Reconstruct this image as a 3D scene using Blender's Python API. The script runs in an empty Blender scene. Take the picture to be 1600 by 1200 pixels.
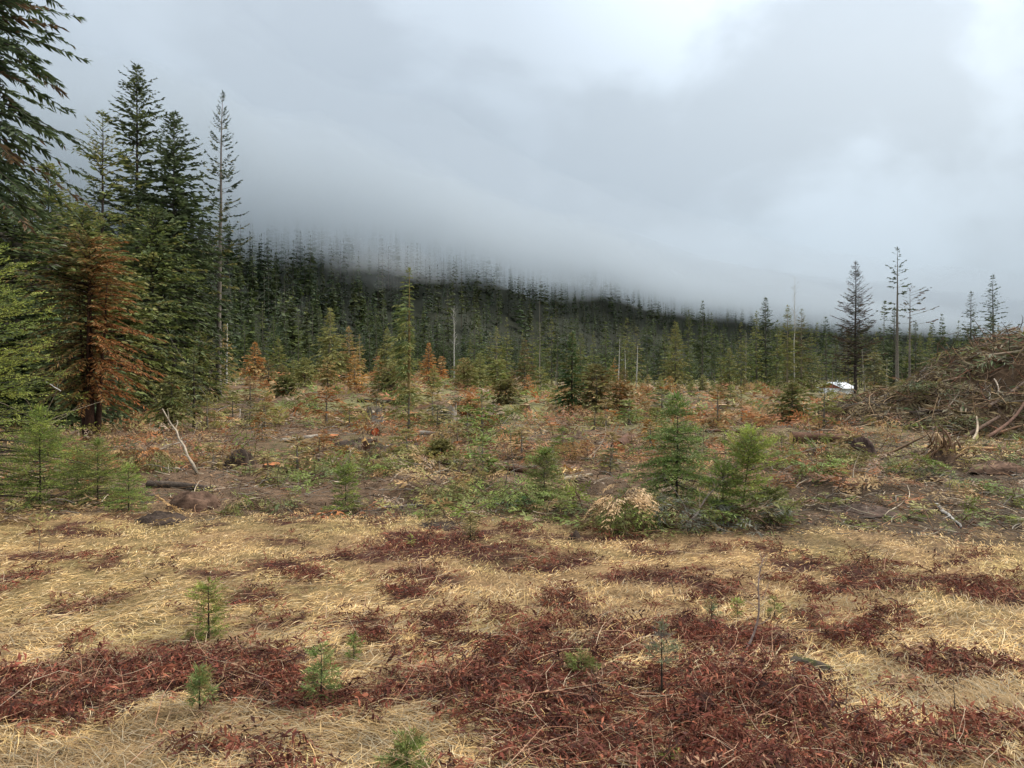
import bpy, math, random
import numpy as np
from mathutils import Vector

# ------------------------------------------------------------------ camera, sky, sun, exposure
scene = bpy.context.scene
COL = scene.collection
F = 1155.0                       # focal length in pixels of the 1600 px wide photograph
PITCH = math.atan(10.0 / F)      # the horizon sits a little above the middle
CAM_Z = 1.80

cam_data = bpy.data.cameras.new('camera')
cam_data.sensor_width = 36.0
cam_data.lens = 36.0 * F / 1600.0
cam_data.clip_start = 0.05
cam_data.clip_end = 12000.0
cam = bpy.data.objects.new('camera', cam_data)
cam.location = (0, 0, CAM_Z)
cam.rotation_euler = (math.pi / 2 - PITCH, 0, 0)
COL.objects.link(cam)
scene.camera = cam

SUN_EL, SUN_AZ = math.radians(48), math.radians(70)      # azimuth measured from +Y towards +X
world = bpy.data.worlds.new('World')
scene.world = world
world.use_nodes = True
def build_world():
    nt = world.node_tree
    N, L = nt.nodes, nt.links
    N.clear()
    out = N.new('ShaderNodeOutputWorld')
    tc = N.new('ShaderNodeTexCoord')
    sky = N.new('ShaderNodeTexSky')
    sky.sky_type = 'NISHITA'
    sky.sun_disc = False
    sky.sun_elevation = SUN_EL
    sky.sun_rotation = SUN_AZ
    bg_sky = N.new('ShaderNodeBackground')
    bg_sky.inputs['Strength'].default_value = 0.10
    L.new(sky.outputs[0], bg_sky.inputs['Color'])
    sep = N.new('ShaderNodeSeparateXYZ')
    L.new(tc.outputs['Generated'], sep.inputs[0])
    # overcast deck: luminance grows smoothly from the horizon to the zenith
    ramp = N.new('ShaderNodeValToRGB')
    cr = ramp.color_ramp
    cr.interpolation = 'EASE'
    stops = [(0.0, (.150, .180, .206)), (0.10, (.150, .180, .206)), (0.30, (.160, .188, .216)), (0.48, (.215, .243, .272)), (1.0, (1.08, 1.10, 1.12))]
    cr.elements[0].position, cr.elements[1].position = stops[0][0], stops[-1][0]
    cr.elements[0].color, cr.elements[1].color = stops[0][1] + (1,), stops[-1][1] + (1,)
    for p, c in stops[1:-1]:
        e = cr.elements.new(p)
        e.color = c + (1,)
    L.new(sep.outputs['Z'], ramp.inputs[0])
    # soft cloud structure, stretched along the horizon
    mp = N.new('ShaderNodeMapping')
    mp.inputs['Scale'].default_value = (1.0, 1.0, 1.5)
    mp.inputs['Location'].default_value = (3.15, 1.2, 0.62)
    L.new(tc.outputs['Generated'], mp.inputs[0])
    nz = N.new('ShaderNodeTexNoise')
    nz.inputs['Scale'].default_value = 4.2
    nz.inputs['Detail'].default_value = 6.0
    nz.inputs['Roughness'].default_value = 0.52
    nz.inputs['Distortion'].default_value = 0.25
    L.new(mp.outputs[0], nz.inputs['Vector'])
    mr = N.new('ShaderNodeMapRange')
    mr.interpolation_type = 'SMOOTHSTEP'
    mr.inputs['From Min'].default_value = 0.44
    mr.inputs['From Max'].default_value = 0.63
    mr.inputs['To Min'].default_value = 0.80
    mr.inputs['To Max'].default_value = 1.8
    L.new(nz.outputs[0], mr.inputs['Value'])
    # the deck is thinner, hence brighter, towards the sun's side
    dot = N.new('ShaderNodeVectorMath'); dot.operation = 'DOT_PRODUCT'
    dot.inputs[1].default_value = (math.sin(math.radians(34)) * .85, math.cos(math.radians(34)) * .85, .527)
    L.new(tc.outputs['Generated'], dot.inputs[0])
    mr2 = N.new('ShaderNodeMapRange')
    mr2.interpolation_type = 'SMOOTHSTEP'
    mr2.inputs['From Min'].default_value = 0.84
    mr2.inputs['From Max'].default_value = 1.0
    mr2.inputs['To Min'].default_value = 0.0
    mr2.inputs['To Max'].default_value = 1.0
    L.new(dot.outputs['Value'], mr2.inputs['Value'])
    # blend cloud contrast in towards the sun side
    one = N.new('ShaderNodeMath'); one.operation = 'SUBTRACT'
    one.inputs[1].default_value = 1.0
    L.new(mr.outputs[0], one.inputs[0])
    k = N.new('ShaderNodeMath'); k.operation = 'MULTIPLY_ADD'
    k.inputs[1].default_value = 0.75
    k.inputs[2].default_value = 0.25
    L.new(mr2.outputs[0], k.inputs[0])
    m1 = N.new('ShaderNodeMath'); m1.operation = 'MULTIPLY'
    L.new(one.outputs[0], m1.inputs[0]); L.new(k.outputs[0], m1.inputs[1])
    m2 = N.new('ShaderNodeMath'); m2.operation = 'MULTIPLY_ADD'
    m2.inputs[1].default_value = 0.30
    L.new(mr2.outputs[0], m2.inputs[0]); L.new(m1.outputs[0], m2.inputs[2])
    m3 = N.new('ShaderNodeMath'); m3.operation = 'ADD'
    m3.inputs[1].default_value = 1.0
    L.new(m2.outputs[0], m3.inputs[0])
    vm = N.new('ShaderNodeVectorMath'); vm.operation = 'SCALE'
    L.new(ramp.outputs[0], vm.inputs[0]); L.new(m3.outputs[0], vm.inputs['Scale'])
    bg = N.new('ShaderNodeBackground')
    bg.inputs['Strength'].default_value = 1.0
    L.new(vm.outputs[0], bg.inputs['Color'])
    mix = N.new('ShaderNodeMixShader')
    mix.inputs[0].default_value = 0.93
    L.new(bg_sky.outputs[0], mix.inputs[1]); L.new(bg.outputs[0], mix.inputs[2])
    L.new(mix.outputs[0], out.inputs['Surface'])
build_world()

sun_data = bpy.data.lights.new('sun', 'SUN')
sun_data.energy = 1.5
sun_data.angle = math.radians(22)
sun_data.color = (1.0, 0.955, 0.88)
sun = bpy.data.objects.new('sun', sun_data)
sd = Vector((math.sin(SUN_AZ) * math.cos(SUN_EL), math.cos(SUN_AZ) * math.cos(SUN_EL), math.sin(SUN_EL)))
sun.rotation_euler = (-sd).to_track_quat('-Z', 'Y').to_euler()
sun.location = (0, 0, 60)
COL.objects.link(sun)

scene.render.engine = 'CYCLES'
vs = scene.view_settings
vs.view_transform = 'Standard'
vs.look = 'None'
vs.exposure = 1.45
vs.gamma = 1.0
vs.use_curve_mapping = False
cy = scene.cycles
cy.max_bounces = 8
cy.diffuse_bounces = 3
cy.glossy_bounces = 2
cy.transmission_bounces = 3
cy.volume_bounces = 6
cy.transparent_max_bounces = 8
cy.use_fast_gi = False

# ------------------------------------------------------------------ noise and terrain
def _hash(ix, iy, seed):
    h = (ix.astype(np.int64) * 374761393 + iy.astype(np.int64) * 668265263 + seed * 1442695041) & 0xFFFFFFFF
    h = ((h ^ (h >> 13)) * 1274126177) & 0xFFFFFFFF
    return ((h ^ (h >> 16)) & 0xFFFFFF) / float(0xFFFFFF)
def vnoise(x, y, seed=0):
    x = np.asarray(x, float); y = np.asarray(y, float)
    ix = np.floor(x); iy = np.floor(y)
    fx = x - ix; fy = y - iy
    fx = fx * fx * (3 - 2 * fx); fy = fy * fy * (3 - 2 * fy)
    a = _hash(ix, iy, seed); b = _hash(ix + 1, iy, seed)
    c = _hash(ix, iy + 1, seed); d = _hash(ix + 1, iy + 1, seed)
    return (a * (1 - fx) + b * fx) * (1 - fy) + (c * (1 - fx) + d * fx) * fy
def fbm(x, y, seed=0, octs=4):
    s = 0; a = 0.5; t = 0
    for i in range(octs):
        s = s + a * vnoise(np.asarray(x) * 2 ** i, np.asarray(y) * 2 ** i, seed + 17 * i)
        t += a; a *= 0.5
    return s / t
def sstep(a, b, x):
    t = np.clip((np.asarray(x, float) - a) / (b - a), 0, 1)
    return t * t * (3 - 2 * t)

PILE_C = (21.5, 26.6)
def pile_h(x, y):
    dx = (x - PILE_C[0]) / 11.2
    dy = (y - PILE_C[1]) / 6.4
    r = np.sqrt(dx * dx + dy * dy)
    n = fbm(x * .75, y * .75, 91, 4) - .5
    return np.maximum(0, (1 - r)) * 4.5 * (1 + .5 * n) + np.where(r < 1, .8 * n * np.minimum(1, (1 - r) * 6), 0)

# small hand-placed bumps: x, y, radius, height
BUMPS = [(54.0, 127.0, 12.0, -1.35)]
def terrain(x, y):
    x = np.asarray(x, float); y = np.asarray(y, float)
    yy = np.maximum(y, 1.0)
    u = x / yy
    z = (fbm(x * .9, y * .9, 3, 3) - .5) * .10
    z = z + (fbm(x * 2.6, y * 2.6, 5, 2) - .5) * .055 * sstep(40, 12, y)
    slash = sstep(8.6, 11.5, y + 1.2 * (fbm(x * .5, y * .2, 8, 2) - .5))
    z = z + slash * (fbm(x * .7, y * .7, 11, 4) - .45) * .52 * sstep(140, 60, y)
    z = z + slash * (fbm(x * .09, y * .09, 12, 2) - .5) * 1.0 * sstep(14, 40, y) * sstep(260, 100, y)
    z = z + 1.55 * sstep(24, 105, y) * sstep(0.06, -0.14, u)      # the clearing climbs towards the left
    z = z - .60 * sstep(40, 100, y) * sstep(0.30, 0.40, u)
    for bx, by, br, bh in BUMPS:
        z = z + bh * np.exp(-((x - bx) ** 2 + (y - by) ** 2) / (br * br))
    return z

def ray(px, py):
    cx, cz = (px - 800.0) / F, (600.0 - py) / F
    c, s = math.cos(PITCH), math.sin(PITCH)
    return (cx, c + cz * s, -s + cz * c)          # direction with unit depth along the view axis
def at(px, py, d):
    """world point seen at photo pixel px, py at distance d along +Y"""
    r = ray(px, py); k = d / r[1]
    return (r[0] * k, d, CAM_Z + r[2] * k)
def hit(px, py):
    """ground point seen at a photo pixel"""
    r = ray(px, py); d = 2.0; step = .05
    while d < 400:
        x, z = r[0] * d, CAM_Z + r[2] * d
        if z <= float(terrain(x, r[1] * d)):
            break
        step = .02 * d; d += step
    lo, hi = d - step, d
    for _ in range(14):
        m = (lo + hi) / 2
        if CAM_Z + r[2] * m <= float(terrain(r[0] * m, r[1] * m)): hi = m
        else: lo = m
    x, y = r[0] * hi, r[1] * hi
    return (x, y, float(terrain(x, y)))
def gxy(px, d):
    """ground point under photo column px at distance d"""
    x = (px - 800.0) / F * d
    return (x, d, float(terrain(x, d)))

# ------------------------------------------------------------------ mesh buffer
class G:
    """collects triangles and quads with a colour per vertex; link() makes ONE mesh object of them"""
    def __init__(s):
        s.v = []; s.c = []; s.q = []; s.t = []; s.qm = []; s.tm = []; s.n = 0
    def add(s, v, c, q=None, t=None, m=0):
        v = np.asarray(v, float).reshape(-1, 3)
        c = np.asarray(c, float)
        if c.ndim == 1: c = np.broadcast_to(c, (len(v), 3))
        s.v.append(v); s.c.append(c)
        if q is not None and len(q):
            s.q.append(np.asarray(q, np.int64) + s.n); s.qm.append(np.full(len(q), m))
        if t is not None and len(t):
            s.t.append(np.asarray(t, np.int64) + s.n); s.tm.append(np.full(len(t), m))
        s.n += len(v)
    def mesh(s, name, mats, smooth=False):
        me = bpy.data.meshes.new(name)
        v = np.concatenate(s.v) if s.v else np.zeros((0, 3)); c = np.concatenate(s.c) if s.c else np.zeros((0, 3))
        q = np.concatenate(s.q) if s.q else np.zeros((0, 4), np.int64)
        t = np.concatenate(s.t) if s.t else np.zeros((0, 3), np.int64)
        mi = np.concatenate([np.concatenate(s.qm) if s.qm else np.zeros(0), np.concatenate(s.tm) if s.tm else np.zeros(0)]).astype(np.int32)
        me.vertices.add(len(v)); me.vertices.foreach_set('co', v.astype(np.float32).ravel())
        loops = np.concatenate([q.ravel(), t.ravel()]).astype(np.int32)
        me.loops.add(len(loops)); me.loops.foreach_set('vertex_index', loops)
        nq, ntr = len(q), len(t)
        starts = np.concatenate([np.arange(nq) * 4, nq * 4 + np.arange(ntr) * 3]).astype(np.int32)
        me.polygons.add(nq + ntr)
        me.polygons.foreach_set('loop_start', starts)
        me.polygons.foreach_set('material_index', mi)
        if smooth: me.polygons.foreach_set('use_smooth', np.ones(nq + ntr, bool))
        a = me.color_attributes.new('tint', 'FLOAT_COLOR', 'POINT')
        a.data.foreach_set('color', np.concatenate([c, np.ones((len(c), 1))], 1).astype(np.float32).ravel())
        for m in (mats if isinstance(mats, (list, tuple)) else [mats]): me.materials.append(m)
        me.update(calc_edges=True)
        me.validate()
        return me

def unit(a):
    return a / np.maximum(np.linalg.norm(a, axis=-1, keepdims=True), 1e-9)
def kites(g, P, D, N, L, W, C, m=0, mid=.45, sag=0.0):
    """flat pointed leaves: base P, direction D, facing N"""
    n = len(P)
    if n == 0: return
    S = unit(np.cross(D, N)); L = np.broadcast_to(np.asarray(L, float), (n,))[:, None]; W = np.broadcast_to(np.asarray(W, float), (n,))[:, None]
    md = P + D * L * mid
    tip = P + D * L
    if np.any(sag):
        tip = tip - np.array([0, 0, 1.]) * np.broadcast_to(np.asarray(sag, float), (n,))[:, None] * L
    v = np.stack([P, md + S * W / 2, tip, md - S * W / 2], 1)
    C = np.asarray(C, float)
    if C.ndim == 1: C = np.broadcast_to(C, (n, 3))
    g.add(v.reshape(-1, 3), np.repeat(C, 4, 0), q=np.arange(4 * n).reshape(n, 4), m=m)
def blades(g, P, D, L, W, bend, C, m=0):
    """narrow bent blades of three segments; bend is the offset of the tip"""
    n = len(P)
    if n == 0: return
    L = L[:, None]; W = W[:, None]
    up = np.broadcast_to(np.array([0, 0, 1.]), D.shape)
    S = unit(np.cross(D, up) + 1e-6)
    vs_ = []
    for t, w in ((0, .8), (.36, 1.), (.72, .7), (1, 0)):
        c = P + D * L * t + bend * t * t
        if w: vs_ += [c + S * W * w / 2, c - S * W * w / 2]
        else: vs_ += [c]
    v = np.stack(vs_, 1)
    b = np.arange(n)[:, None] * 7
    q = np.concatenate([b + np.array([[0, 2, 3, 1]]), b + np.array([[2, 4, 5, 3]])])
    t = b + np.array([[4, 6, 5]])
    g.add(v.reshape(-1, 3), np.repeat(C, 7, 0), q=q, t=t, m=m)
def tubes(g, pts, rad, ns, C, m=0, cap=False):
    """pts (M,K,3) polylines, rad (M,K)"""
    pts = np.asarray(pts, float); rad = np.asarray(rad, float)
    M, K, _ = pts.shape
    tan = np.empty_like(pts)
    tan[:, 1:-1] = pts[:, 2:] - pts[:, :-2]
    tan[:, 0] = pts[:, 1] - pts[:, 0]; tan[:, -1] = pts[:, -1] - pts[:, -2]
    tan = unit(tan)
    main = unit(pts[:, -1] - pts[:, 0])
    ref = np.where(np.abs(main[:, 2:3]) > .8, np.array([[1., 0, 0]]), np.array([[0, 0, 1.]]))
    A = unit(np.cross(tan, ref[:, None, :])); B = np.cross(tan, A)
    th = np.arange(ns) * 2 * math.pi / ns
    ring = pts[:, :, None, :] + rad[:, :, None, None] * (A[:, :, None, :] * np.cos(th)[None, None, :, None] + B[:, :, None, :] * np.sin(th)[None, None, :, None])
    idx = np.arange(M * K * ns).reshape(M, K, ns)
    a = idx[:, :-1]; b = idx[:, 1:]
    q = np.stack([a, np.roll(a, -1, 2), np.roll(b, -1, 2), b], -1).reshape(-1, 4)
    C = np.asarray(C, float)
    if C.ndim == 1: CC = np.broadcast_to(C, (M * K * ns, 3))
    elif C.ndim == 2: CC = np.repeat(C, K * ns, 0)
    else: CC = np.repeat(C.reshape(-1, 3), ns, 0)
    v = ring.reshape(-1, 3)
    t = None
    if cap:
        v = np.concatenate([v, pts[:, 0], pts[:, -1]]); CC = np.concatenate([CC, CC[idx[:, 0, 0]], CC[idx[:, -1, 0]]])
        c0 = M * K * ns + np.arange(M); c1 = c0 + M
        f0 = idx[:, 0]; f1 = idx[:, -1]
        t = np.concatenate([np.stack([np.roll(f0, -1, 1), f0, np.broadcast_to(c0[:, None], f0.shape)], -1).reshape(-1, 3),
                            np.stack([f1, np.roll(f1, -1, 1), np.broadcast_to(c1[:, None], f1.shape)], -1).reshape(-1, 3)])
    g.add(v, CC, q=q, t=t, m=m)

def obj(name, me, parent=None, loc=None, rotz=0.0):
    o = bpy.data.objects.new(name, me)
    COL.objects.link(o)
    if parent is not None: o.parent = parent
    if loc is not None: o.location = loc
    if rotz: o.rotation_euler = (0, 0, rotz)
    return o
def tag(o, label=None, cat=None, group=None, kind=None):
    if label: o['label'] = label
    if cat: o['category'] = cat
    if group: o['group'] = group
    if kind: o['kind'] = kind
    return o
def thing(name, label, cat, loc, rotz=0.0, group=None, scale=1.0):
    o = bpy.data.objects.new(name, None)
    COL.objects.link(o)
    o.empty_display_size = .2
    o.location = loc; o.rotation_euler = (0, 0, rotz)
    o.scale = (scale, scale, scale) if not isinstance(scale, tuple) else scale
    return tag(o, label, cat, group)

# ------------------------------------------------------------------ materials
def new_mat(name):
    m = bpy.data.materials.new(name); m.use_nodes = True
    nt = m.node_tree; nt.nodes.clear()
    return m, nt.nodes, nt.links
def tint_mat(name, rough=.7, trans=0.0, vary=.25, scale=8.0, spec=.25, bump=0.0, bump_scale=40.0, hue=.0):
    """colour from the mesh's tint attribute, broken up by fine noise and a little per object"""
    m, N, L = new_mat(name)
    out = N.new('ShaderNodeOutputMaterial')
    at_ = N.new('ShaderNodeAttribute'); at_.attribute_name = 'tint'
    tc = N.new('ShaderNodeTexCoord')
    nz = N.new('ShaderNodeTexNoise'); nz.inputs['Scale'].default_value = scale; nz.inputs['Detail'].default_value = 4
    L.new(tc.outputs['Object'], nz.inputs['Vector'])
    mr = N.new('ShaderNodeMapRange')
    mr.inputs['From Min'].default_value = .3; mr.inputs['From Max'].default_value = .7
    mr.inputs['To Min'].default_value = 1 - vary; mr.inputs['To Max'].default_value = 1 + vary
    L.new(nz.outputs[0], mr.inputs['Value'])
    oi = N.new('ShaderNodeObjectInfo')
    hs = N.new('ShaderNodeHueSaturation')
    mh = N.new('ShaderNodeMapRange'); mh.inputs['To Min'].default_value = .5 - hue; mh.inputs['To Max'].default_value = .5 + hue
    L.new(oi.outputs['Random'], mh.inputs['Value']); L.new(mh.outputs[0], hs.inputs['Hue'])
    L.new(mr.outputs[0], hs.inputs['Value'])
    L.new(at_.outputs['Color'], hs.inputs['Color'])
    b = N.new('ShaderNodeBsdfPrincipled')
    b.inputs['Roughness'].default_value = rough
    b.inputs['Specular IOR Level'].default_value = spec
    L.new(hs.outputs[0], b.inputs['Base Color'])
    if bump:
        n2 = N.new('ShaderNodeTexNoise'); n2.inputs['Scale'].default_value = bump_scale; n2.inputs['Detail'].default_value = 5
        L.new(tc.outputs['Object'], n2.inputs['Vector'])
        bp = N.new('ShaderNodeBump'); bp.inputs['Strength'].default_value = bump; bp.inputs['Distance'].default_value = .02
        L.new(n2.outputs[0], bp.inputs['Height']); L.new(bp.outputs[0], b.inputs['Normal'])
    if trans:
        tr = N.new('ShaderNodeBsdfTranslucent'); L.new(hs.outputs[0], tr.inputs['Color'])
        mx = N.new('ShaderNodeMixShader'); mx.inputs[0].default_value = trans
        L.new(b.outputs[0], mx.inputs[1]); L.new(tr.outputs[0], mx.inputs[2])
        L.new(mx.outputs[0], out.inputs['Surface'])
    else:
        L.new(b.outputs[0], out.inputs['Surface'])
    return m
M_LEAF = tint_mat('needle_foliage', .6, .30, .22, 3.0, .22, hue=.012)
M_GRASS = tint_mat('dry_grass', .75, .22, .25, 2.0, .12)
M_FERN = tint_mat('dead_bracken', .8, .18, .30, 3.0, .12)
M_BARK = tint_mat('bark', .9, 0, .35, 9.0, .15, bump=.9, bump_scale=30)
M_WOOD = tint_mat('weathered_wood', .8, 0, .3, 14.0, .2, bump=.5, bump_scale=45)
M_CUT = tint_mat('fresh_cut_wood', .7, 0, .28, 22.0, .2, bump=.4, bump_scale=60)
M_SOIL = tint_mat('soil', .95, 0, .45, 6.0, .1, bump=1.0, bump_scale=22)
M_PAINT = tint_mat('painted_metal', .5, 0, .06, 2.0, .4)
# ------------------------------------------------------------------ what covers the ground where
EDGE_PX = np.array([-400, 0, 200, 420, 600, 800, 1000, 1200, 1400, 1600, 2000])
EDGE_D = np.array([9.6, 9.5, 9.6, 9.9, 9.8, 9.2, 8.7, 8.5, 8.2, 8.1, 8.1])
def slash_mask(x, y):
    px = 800 + F * x / np.maximum(y, .5)
    e = np.interp(px, EDGE_PX, EDGE_D) + 2.0 * (fbm(x * .8, y * .6, 21, 4) - .5)
    return sstep(-.75, .6, y - e + 1.3 * (fbm(x * 3.2, y * 2.4, 23, 3) - .5))
_BR = [  # photo px, py, half width, half height, weight
    (1020, 1085, 400, 105, 1.0), (760, 1085, 230, 70, .9), (240, 1055, 210, 28, .9), (60, 1045, 90, 22, .6),
    (470, 1080, 130, 45, .9), (260, 1165, 110, 18, .7), (30, 1125, 70, 16, .8), (130, 1090, 80, 14, .8), (420, 1040, 90, 25, .8),
    (1180, 1005, 270, 38, .9), (1040, 985, 160, 26, .8), (1540, 1150, 130, 50, .9), (1290, 1095, 220, 45, .6), (900, 1010, 120, 26, .7),
    (1560, 1045, 80, 30, .5), (740, 1020, 90, 22, .7), (1120, 1170, 420, 40, .9),
    (690, 862, 130, 20, .85), (900, 836, 100, 12, .7), (430, 886, 60, 11, .8), (115, 868, 50, 9, .8), (310, 896, 60, 10, .6), (250, 885, 40, 8, .5),
    (490, 893, 70, 9, .8), (575, 987, 26, 20, .95), (690, 985, 60, 20, .8), (790, 962, 40, 14, .8), (470, 820, 80, 10, .8), (540, 870, 50, 8, .6),
    (1240, 892, 60, 10, .8), (1270, 923, 24, 12, .95), (1370, 910, 50, 14, .8), (1500, 925, 100, 26, .85), (1390, 963, 42, 15, .95),
    (900, 875, 60, 10, .7), (1010, 905, 80, 11, .7), (1110, 925, 50, 12, .8), (620, 900, 45, 9, .7), (640, 930, 40, 10, .7), (380, 935, 25, 10, .6),
    (280, 955, 40, 9, .7), (400, 940, 35, 9, .7), (200, 975, 60, 8, .5), (20, 905, 50, 10, .6), (820, 890, 60, 8, .7), (880, 940, 40, 10, .6),
    (1050, 870, 60, 10, .5), (960, 960, 60, 10, .6), (1480, 980, 60, 12, .6), (1180, 930, 40, 10, .7),
]
_BRW = []
for px, py, rx, ry, w in _BR:
    p = ray(px, py); d = -CAM_Z / p[2]
    _BRW.append((p[0] * d, p[1] * d, rx * d / F, ry * d * d / (F * CAM_Z), w))
_GAP = [(120, 1150, 220, 26), (350, 1125, 170, 30), (620, 1130, 120, 40), (640, 1055, 110, 20), (1390, 1110, 110, 40), (1480, 1010, 120, 20), (960, 1040, 60, 12), (160, 1020, 160, 12), (100, 1195, 220, 22), (620, 1190, 120, 22), (1250, 1060, 60, 18), (520, 1030, 100, 10)]
_GPW = []
for px, py, rx, ry in _GAP:
    p = ray(px, py); d = -CAM_Z / p[2]
    _GPW.append((p[0] * d, p[1] * d, rx * d / F, ry * d * d / (F * CAM_Z)))
def bracken_mask(x, y):
    b = np.zeros_like(np.asarray(x, float))
    for bx, by, rx, ry, w in _BRW:
        b = np.maximum(b, w * np.exp(-.7 * (((x - bx) / rx) ** 2 + ((y - by) / ry) ** 2)))
    for bx, by, rx, ry in _GPW:
        b = b - .75 * np.exp(-(((x - bx) / rx) ** 2 + ((y - by) / ry) ** 2))
    b = b + 1.9 * (fbm(x * 3.1, y * 3.4, 33, 4) - .50) + .16 * sstep(5.2, 3.6, y) + .60 * sstep(.58, .70, fbm(x * 2.3 + 4, y * 2.6, 35, 4))
    near = sstep(3.0, 2.2, y) * .12
    return sstep(.38, .62, b + near) * (1 - slash_mask(x, y) * .8)

# ------------------------------------------------------------------ ground
def ground_tint(x, y):
    br = bracken_mask(x, y)[:, None]; sl = slash_mask(x, y)[:, None]
    n = fbm(x * 3.1, y * 3.1, 41, 3)[:, None]; n2 = fbm(x * .6, y * .5, 42, 3)[:, None]
    straw = np.array([.22, .14, .068]) * (.75 + .5 * n)
    straw = straw * (1 - .35 * sstep(.52, .66, n2)) + np.array([.10, .10, .03]) * .35 * sstep(.52, .66, n2)
    fern = np.array([.055, .024, .017]) * (.7 + .6 * n)
    c = straw * (1 - br) + fern * br
    soil = np.array([.066, .046, .029]) * (.6 + .8 * n)
    litter = np.array([.115, .074, .045]) * (.6 + .8 * n)
    green = np.array([.135, .125, .055]) * (.7 + .6 * n)
    far = sstep(14, 32, y)[:, None]
    px = (800 + F * x / np.maximum(y, .5))[:, None]
    dirt = np.clip(sstep(1150, 1300, px) * sstep(22, 17, y)[:, None] + sstep(.55, .62, n2) * .6, 0, 1)
    s = litter * (1 - dirt) + soil * dirt
    g = sstep(.42, .56, fbm(x * .35, y * .2, 44, 3))[:, None] * far
    s = s * (1 - g) + green * g
    return c * (1 - sl) + s * sl
def ground_mat():
    m, N, L = new_mat('ground')
    out = N.new('ShaderNodeOutputMaterial')
    a = N.new('ShaderNodeAttribute'); a.attribute_name = 'tint'
    tc = N.new('ShaderNodeTexCoord')
    def noise(scale, detail, lo, hi, sx=1.0):
        mp = N.new('ShaderNodeMapping'); mp.inputs['Scale'].default_value = (1, sx, 1)
        L.new(tc.outputs['Object'], mp.inputs[0])
        n = N.new('ShaderNodeTexNoise'); n.inputs['Scale'].default_value = scale; n.inputs['Detail'].default_value = detail; n.inputs['Roughness'].default_value = .65
        L.new(mp.outputs[0], n.inputs['Vector'])
        r = N.new('ShaderNodeMapRange'); r.inputs['From Min'].default_value = .32; r.inputs['From Max'].default_value = .68
        r.inputs['To Min'].default_value = lo; r.inputs['To Max'].default_value = hi
        L.new(n.outputs[0], r.inputs['Value'])
        return n, r
    n1, r1 = noise(38, 6, .45, 1.5); n2, r2 = noise(5, 6, .65, 1.35)
    mul = N.new('ShaderNodeMath'); mul.operation = 'MULTIPLY'
    L.new(r1.outputs[0], mul.inputs[0]); L.new(r2.outputs[0], mul.inputs[1])
    vm = N.new('ShaderNodeVectorMath'); vm.operation = 'SCALE'
    L.new(a.outputs['Color'], vm.inputs[0]); L.new(mul.outputs[0], vm.inputs['Scale'])
    b = N.new('ShaderNodeBsdfPrincipled'); b.inputs['Roughness'].default_value = .95; b.inputs['Specular IOR Level'].default_value = .1
    L.new(vm.outputs[0], b.inputs['Base Color'])
    bp = N.new('ShaderNodeBump'); bp.inputs['Strength'].default_value = .9; bp.inputs['Distance'].default_value = .03
    add = N.new('ShaderNodeMath'); add.operation = 'ADD'
    L.new(n1.outputs[0], add.inputs[0]); L.new(n2.outputs[0], add.inputs[1])
    L.new(add.outputs[0], bp.inputs['Height']); L.new(bp.outputs[0], b.inputs['Normal'])
    L.new(b.outputs[0], out.inputs['Surface'])
    return m
M_GROUND = ground_mat()

# ------------------------------------------------------------------ the wooded hill's shape (the ground climbs into it)
FOOT_U = np.array([-1.6, -.8, -.4, -.08, .09, .26, .43, .7, 1.6])
FOOT_D = np.array([150., 160, 190, 300, 440, 610, 820, 1150, 1800])
def hill_h(x, y):
    yy = np.maximum(y, 40.0); u = x / yy
    f = np.interp(u, FOOT_U, FOOT_D)
    t = np.maximum(0, yy - f)
    z = 140 * (1 - np.exp(-t * .50 / 140)) 
    z = z + (fbm(x * .012, y * .012, 61, 3) - .5) * 34 * sstep(0, 120, t)
    return np.maximum(z, 0) * sstep(0, 40, t)
def land(x, y):
    return terrain(x, y) + hill_h(x, y)

def build_ground():
    rows = np.concatenate([np.linspace(-4, 2.2, 16), np.exp(np.linspace(math.log(2.3), math.log(60), 270)), np.exp(np.linspace(math.log(62), math.log(300), 40)), np.exp(np.linspace(math.log(312), math.log(9000), 30))])
    us = np.linspace(-1.7, 1.7, 230)
    Y, U = np.meshgrid(rows, us, indexing='ij')
    X = U * (np.maximum(Y, 0) + 4.0)
    x, y = X.ravel(), Y.ravel()
    z = terrain(x, y)
    g = G()
    i = np.arange(len(rows) * len(us)).reshape(len(rows), len(us))
    q = np.stack([i[:-1, :-1], i[:-1, 1:], i[1:, 1:], i[1:, :-1]], -1).reshape(-1, 4)
    g.add(np.stack([x, y, z], 1), ground_tint(x, y), q=q)
    o = obj('ground', g.mesh('ground', M_GROUND, True)); o['kind'] = 'structure'
build_ground()
def build_hill():
    ts = np.concatenate([np.linspace(-60, 0, 5), np.linspace(8, 700, 90)])
    us = np.linspace(-1.5, 1.5, 160)
    Fd = np.interp(us, FOOT_U, FOOT_D)
    Y = Fd[None, :] + ts[:, None]; X = us[None, :] * Y
    x, y = X.ravel(), Y.ravel()
    z = land(x, y) - np.where(np.repeat(ts, len(us)) < 0, 1.0, -.05)
    g = G()
    i = np.arange(X.size).reshape(X.shape)
    q = np.stack([i[:-1, :-1], i[:-1, 1:], i[1:, 1:], i[1:, :-1]], -1).reshape(-1, 4)
    n = fbm(x * .05, y * .05, 71, 3)[:, None]
    g.add(np.stack([x, y, z], 1), np.array([.024, .026, .017]) * (.6 + .8 * n), q=q)
    o = obj('hill', g.mesh('hill', M_GROUND, True)); o['kind'] = 'structure'
build_hill()

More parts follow.
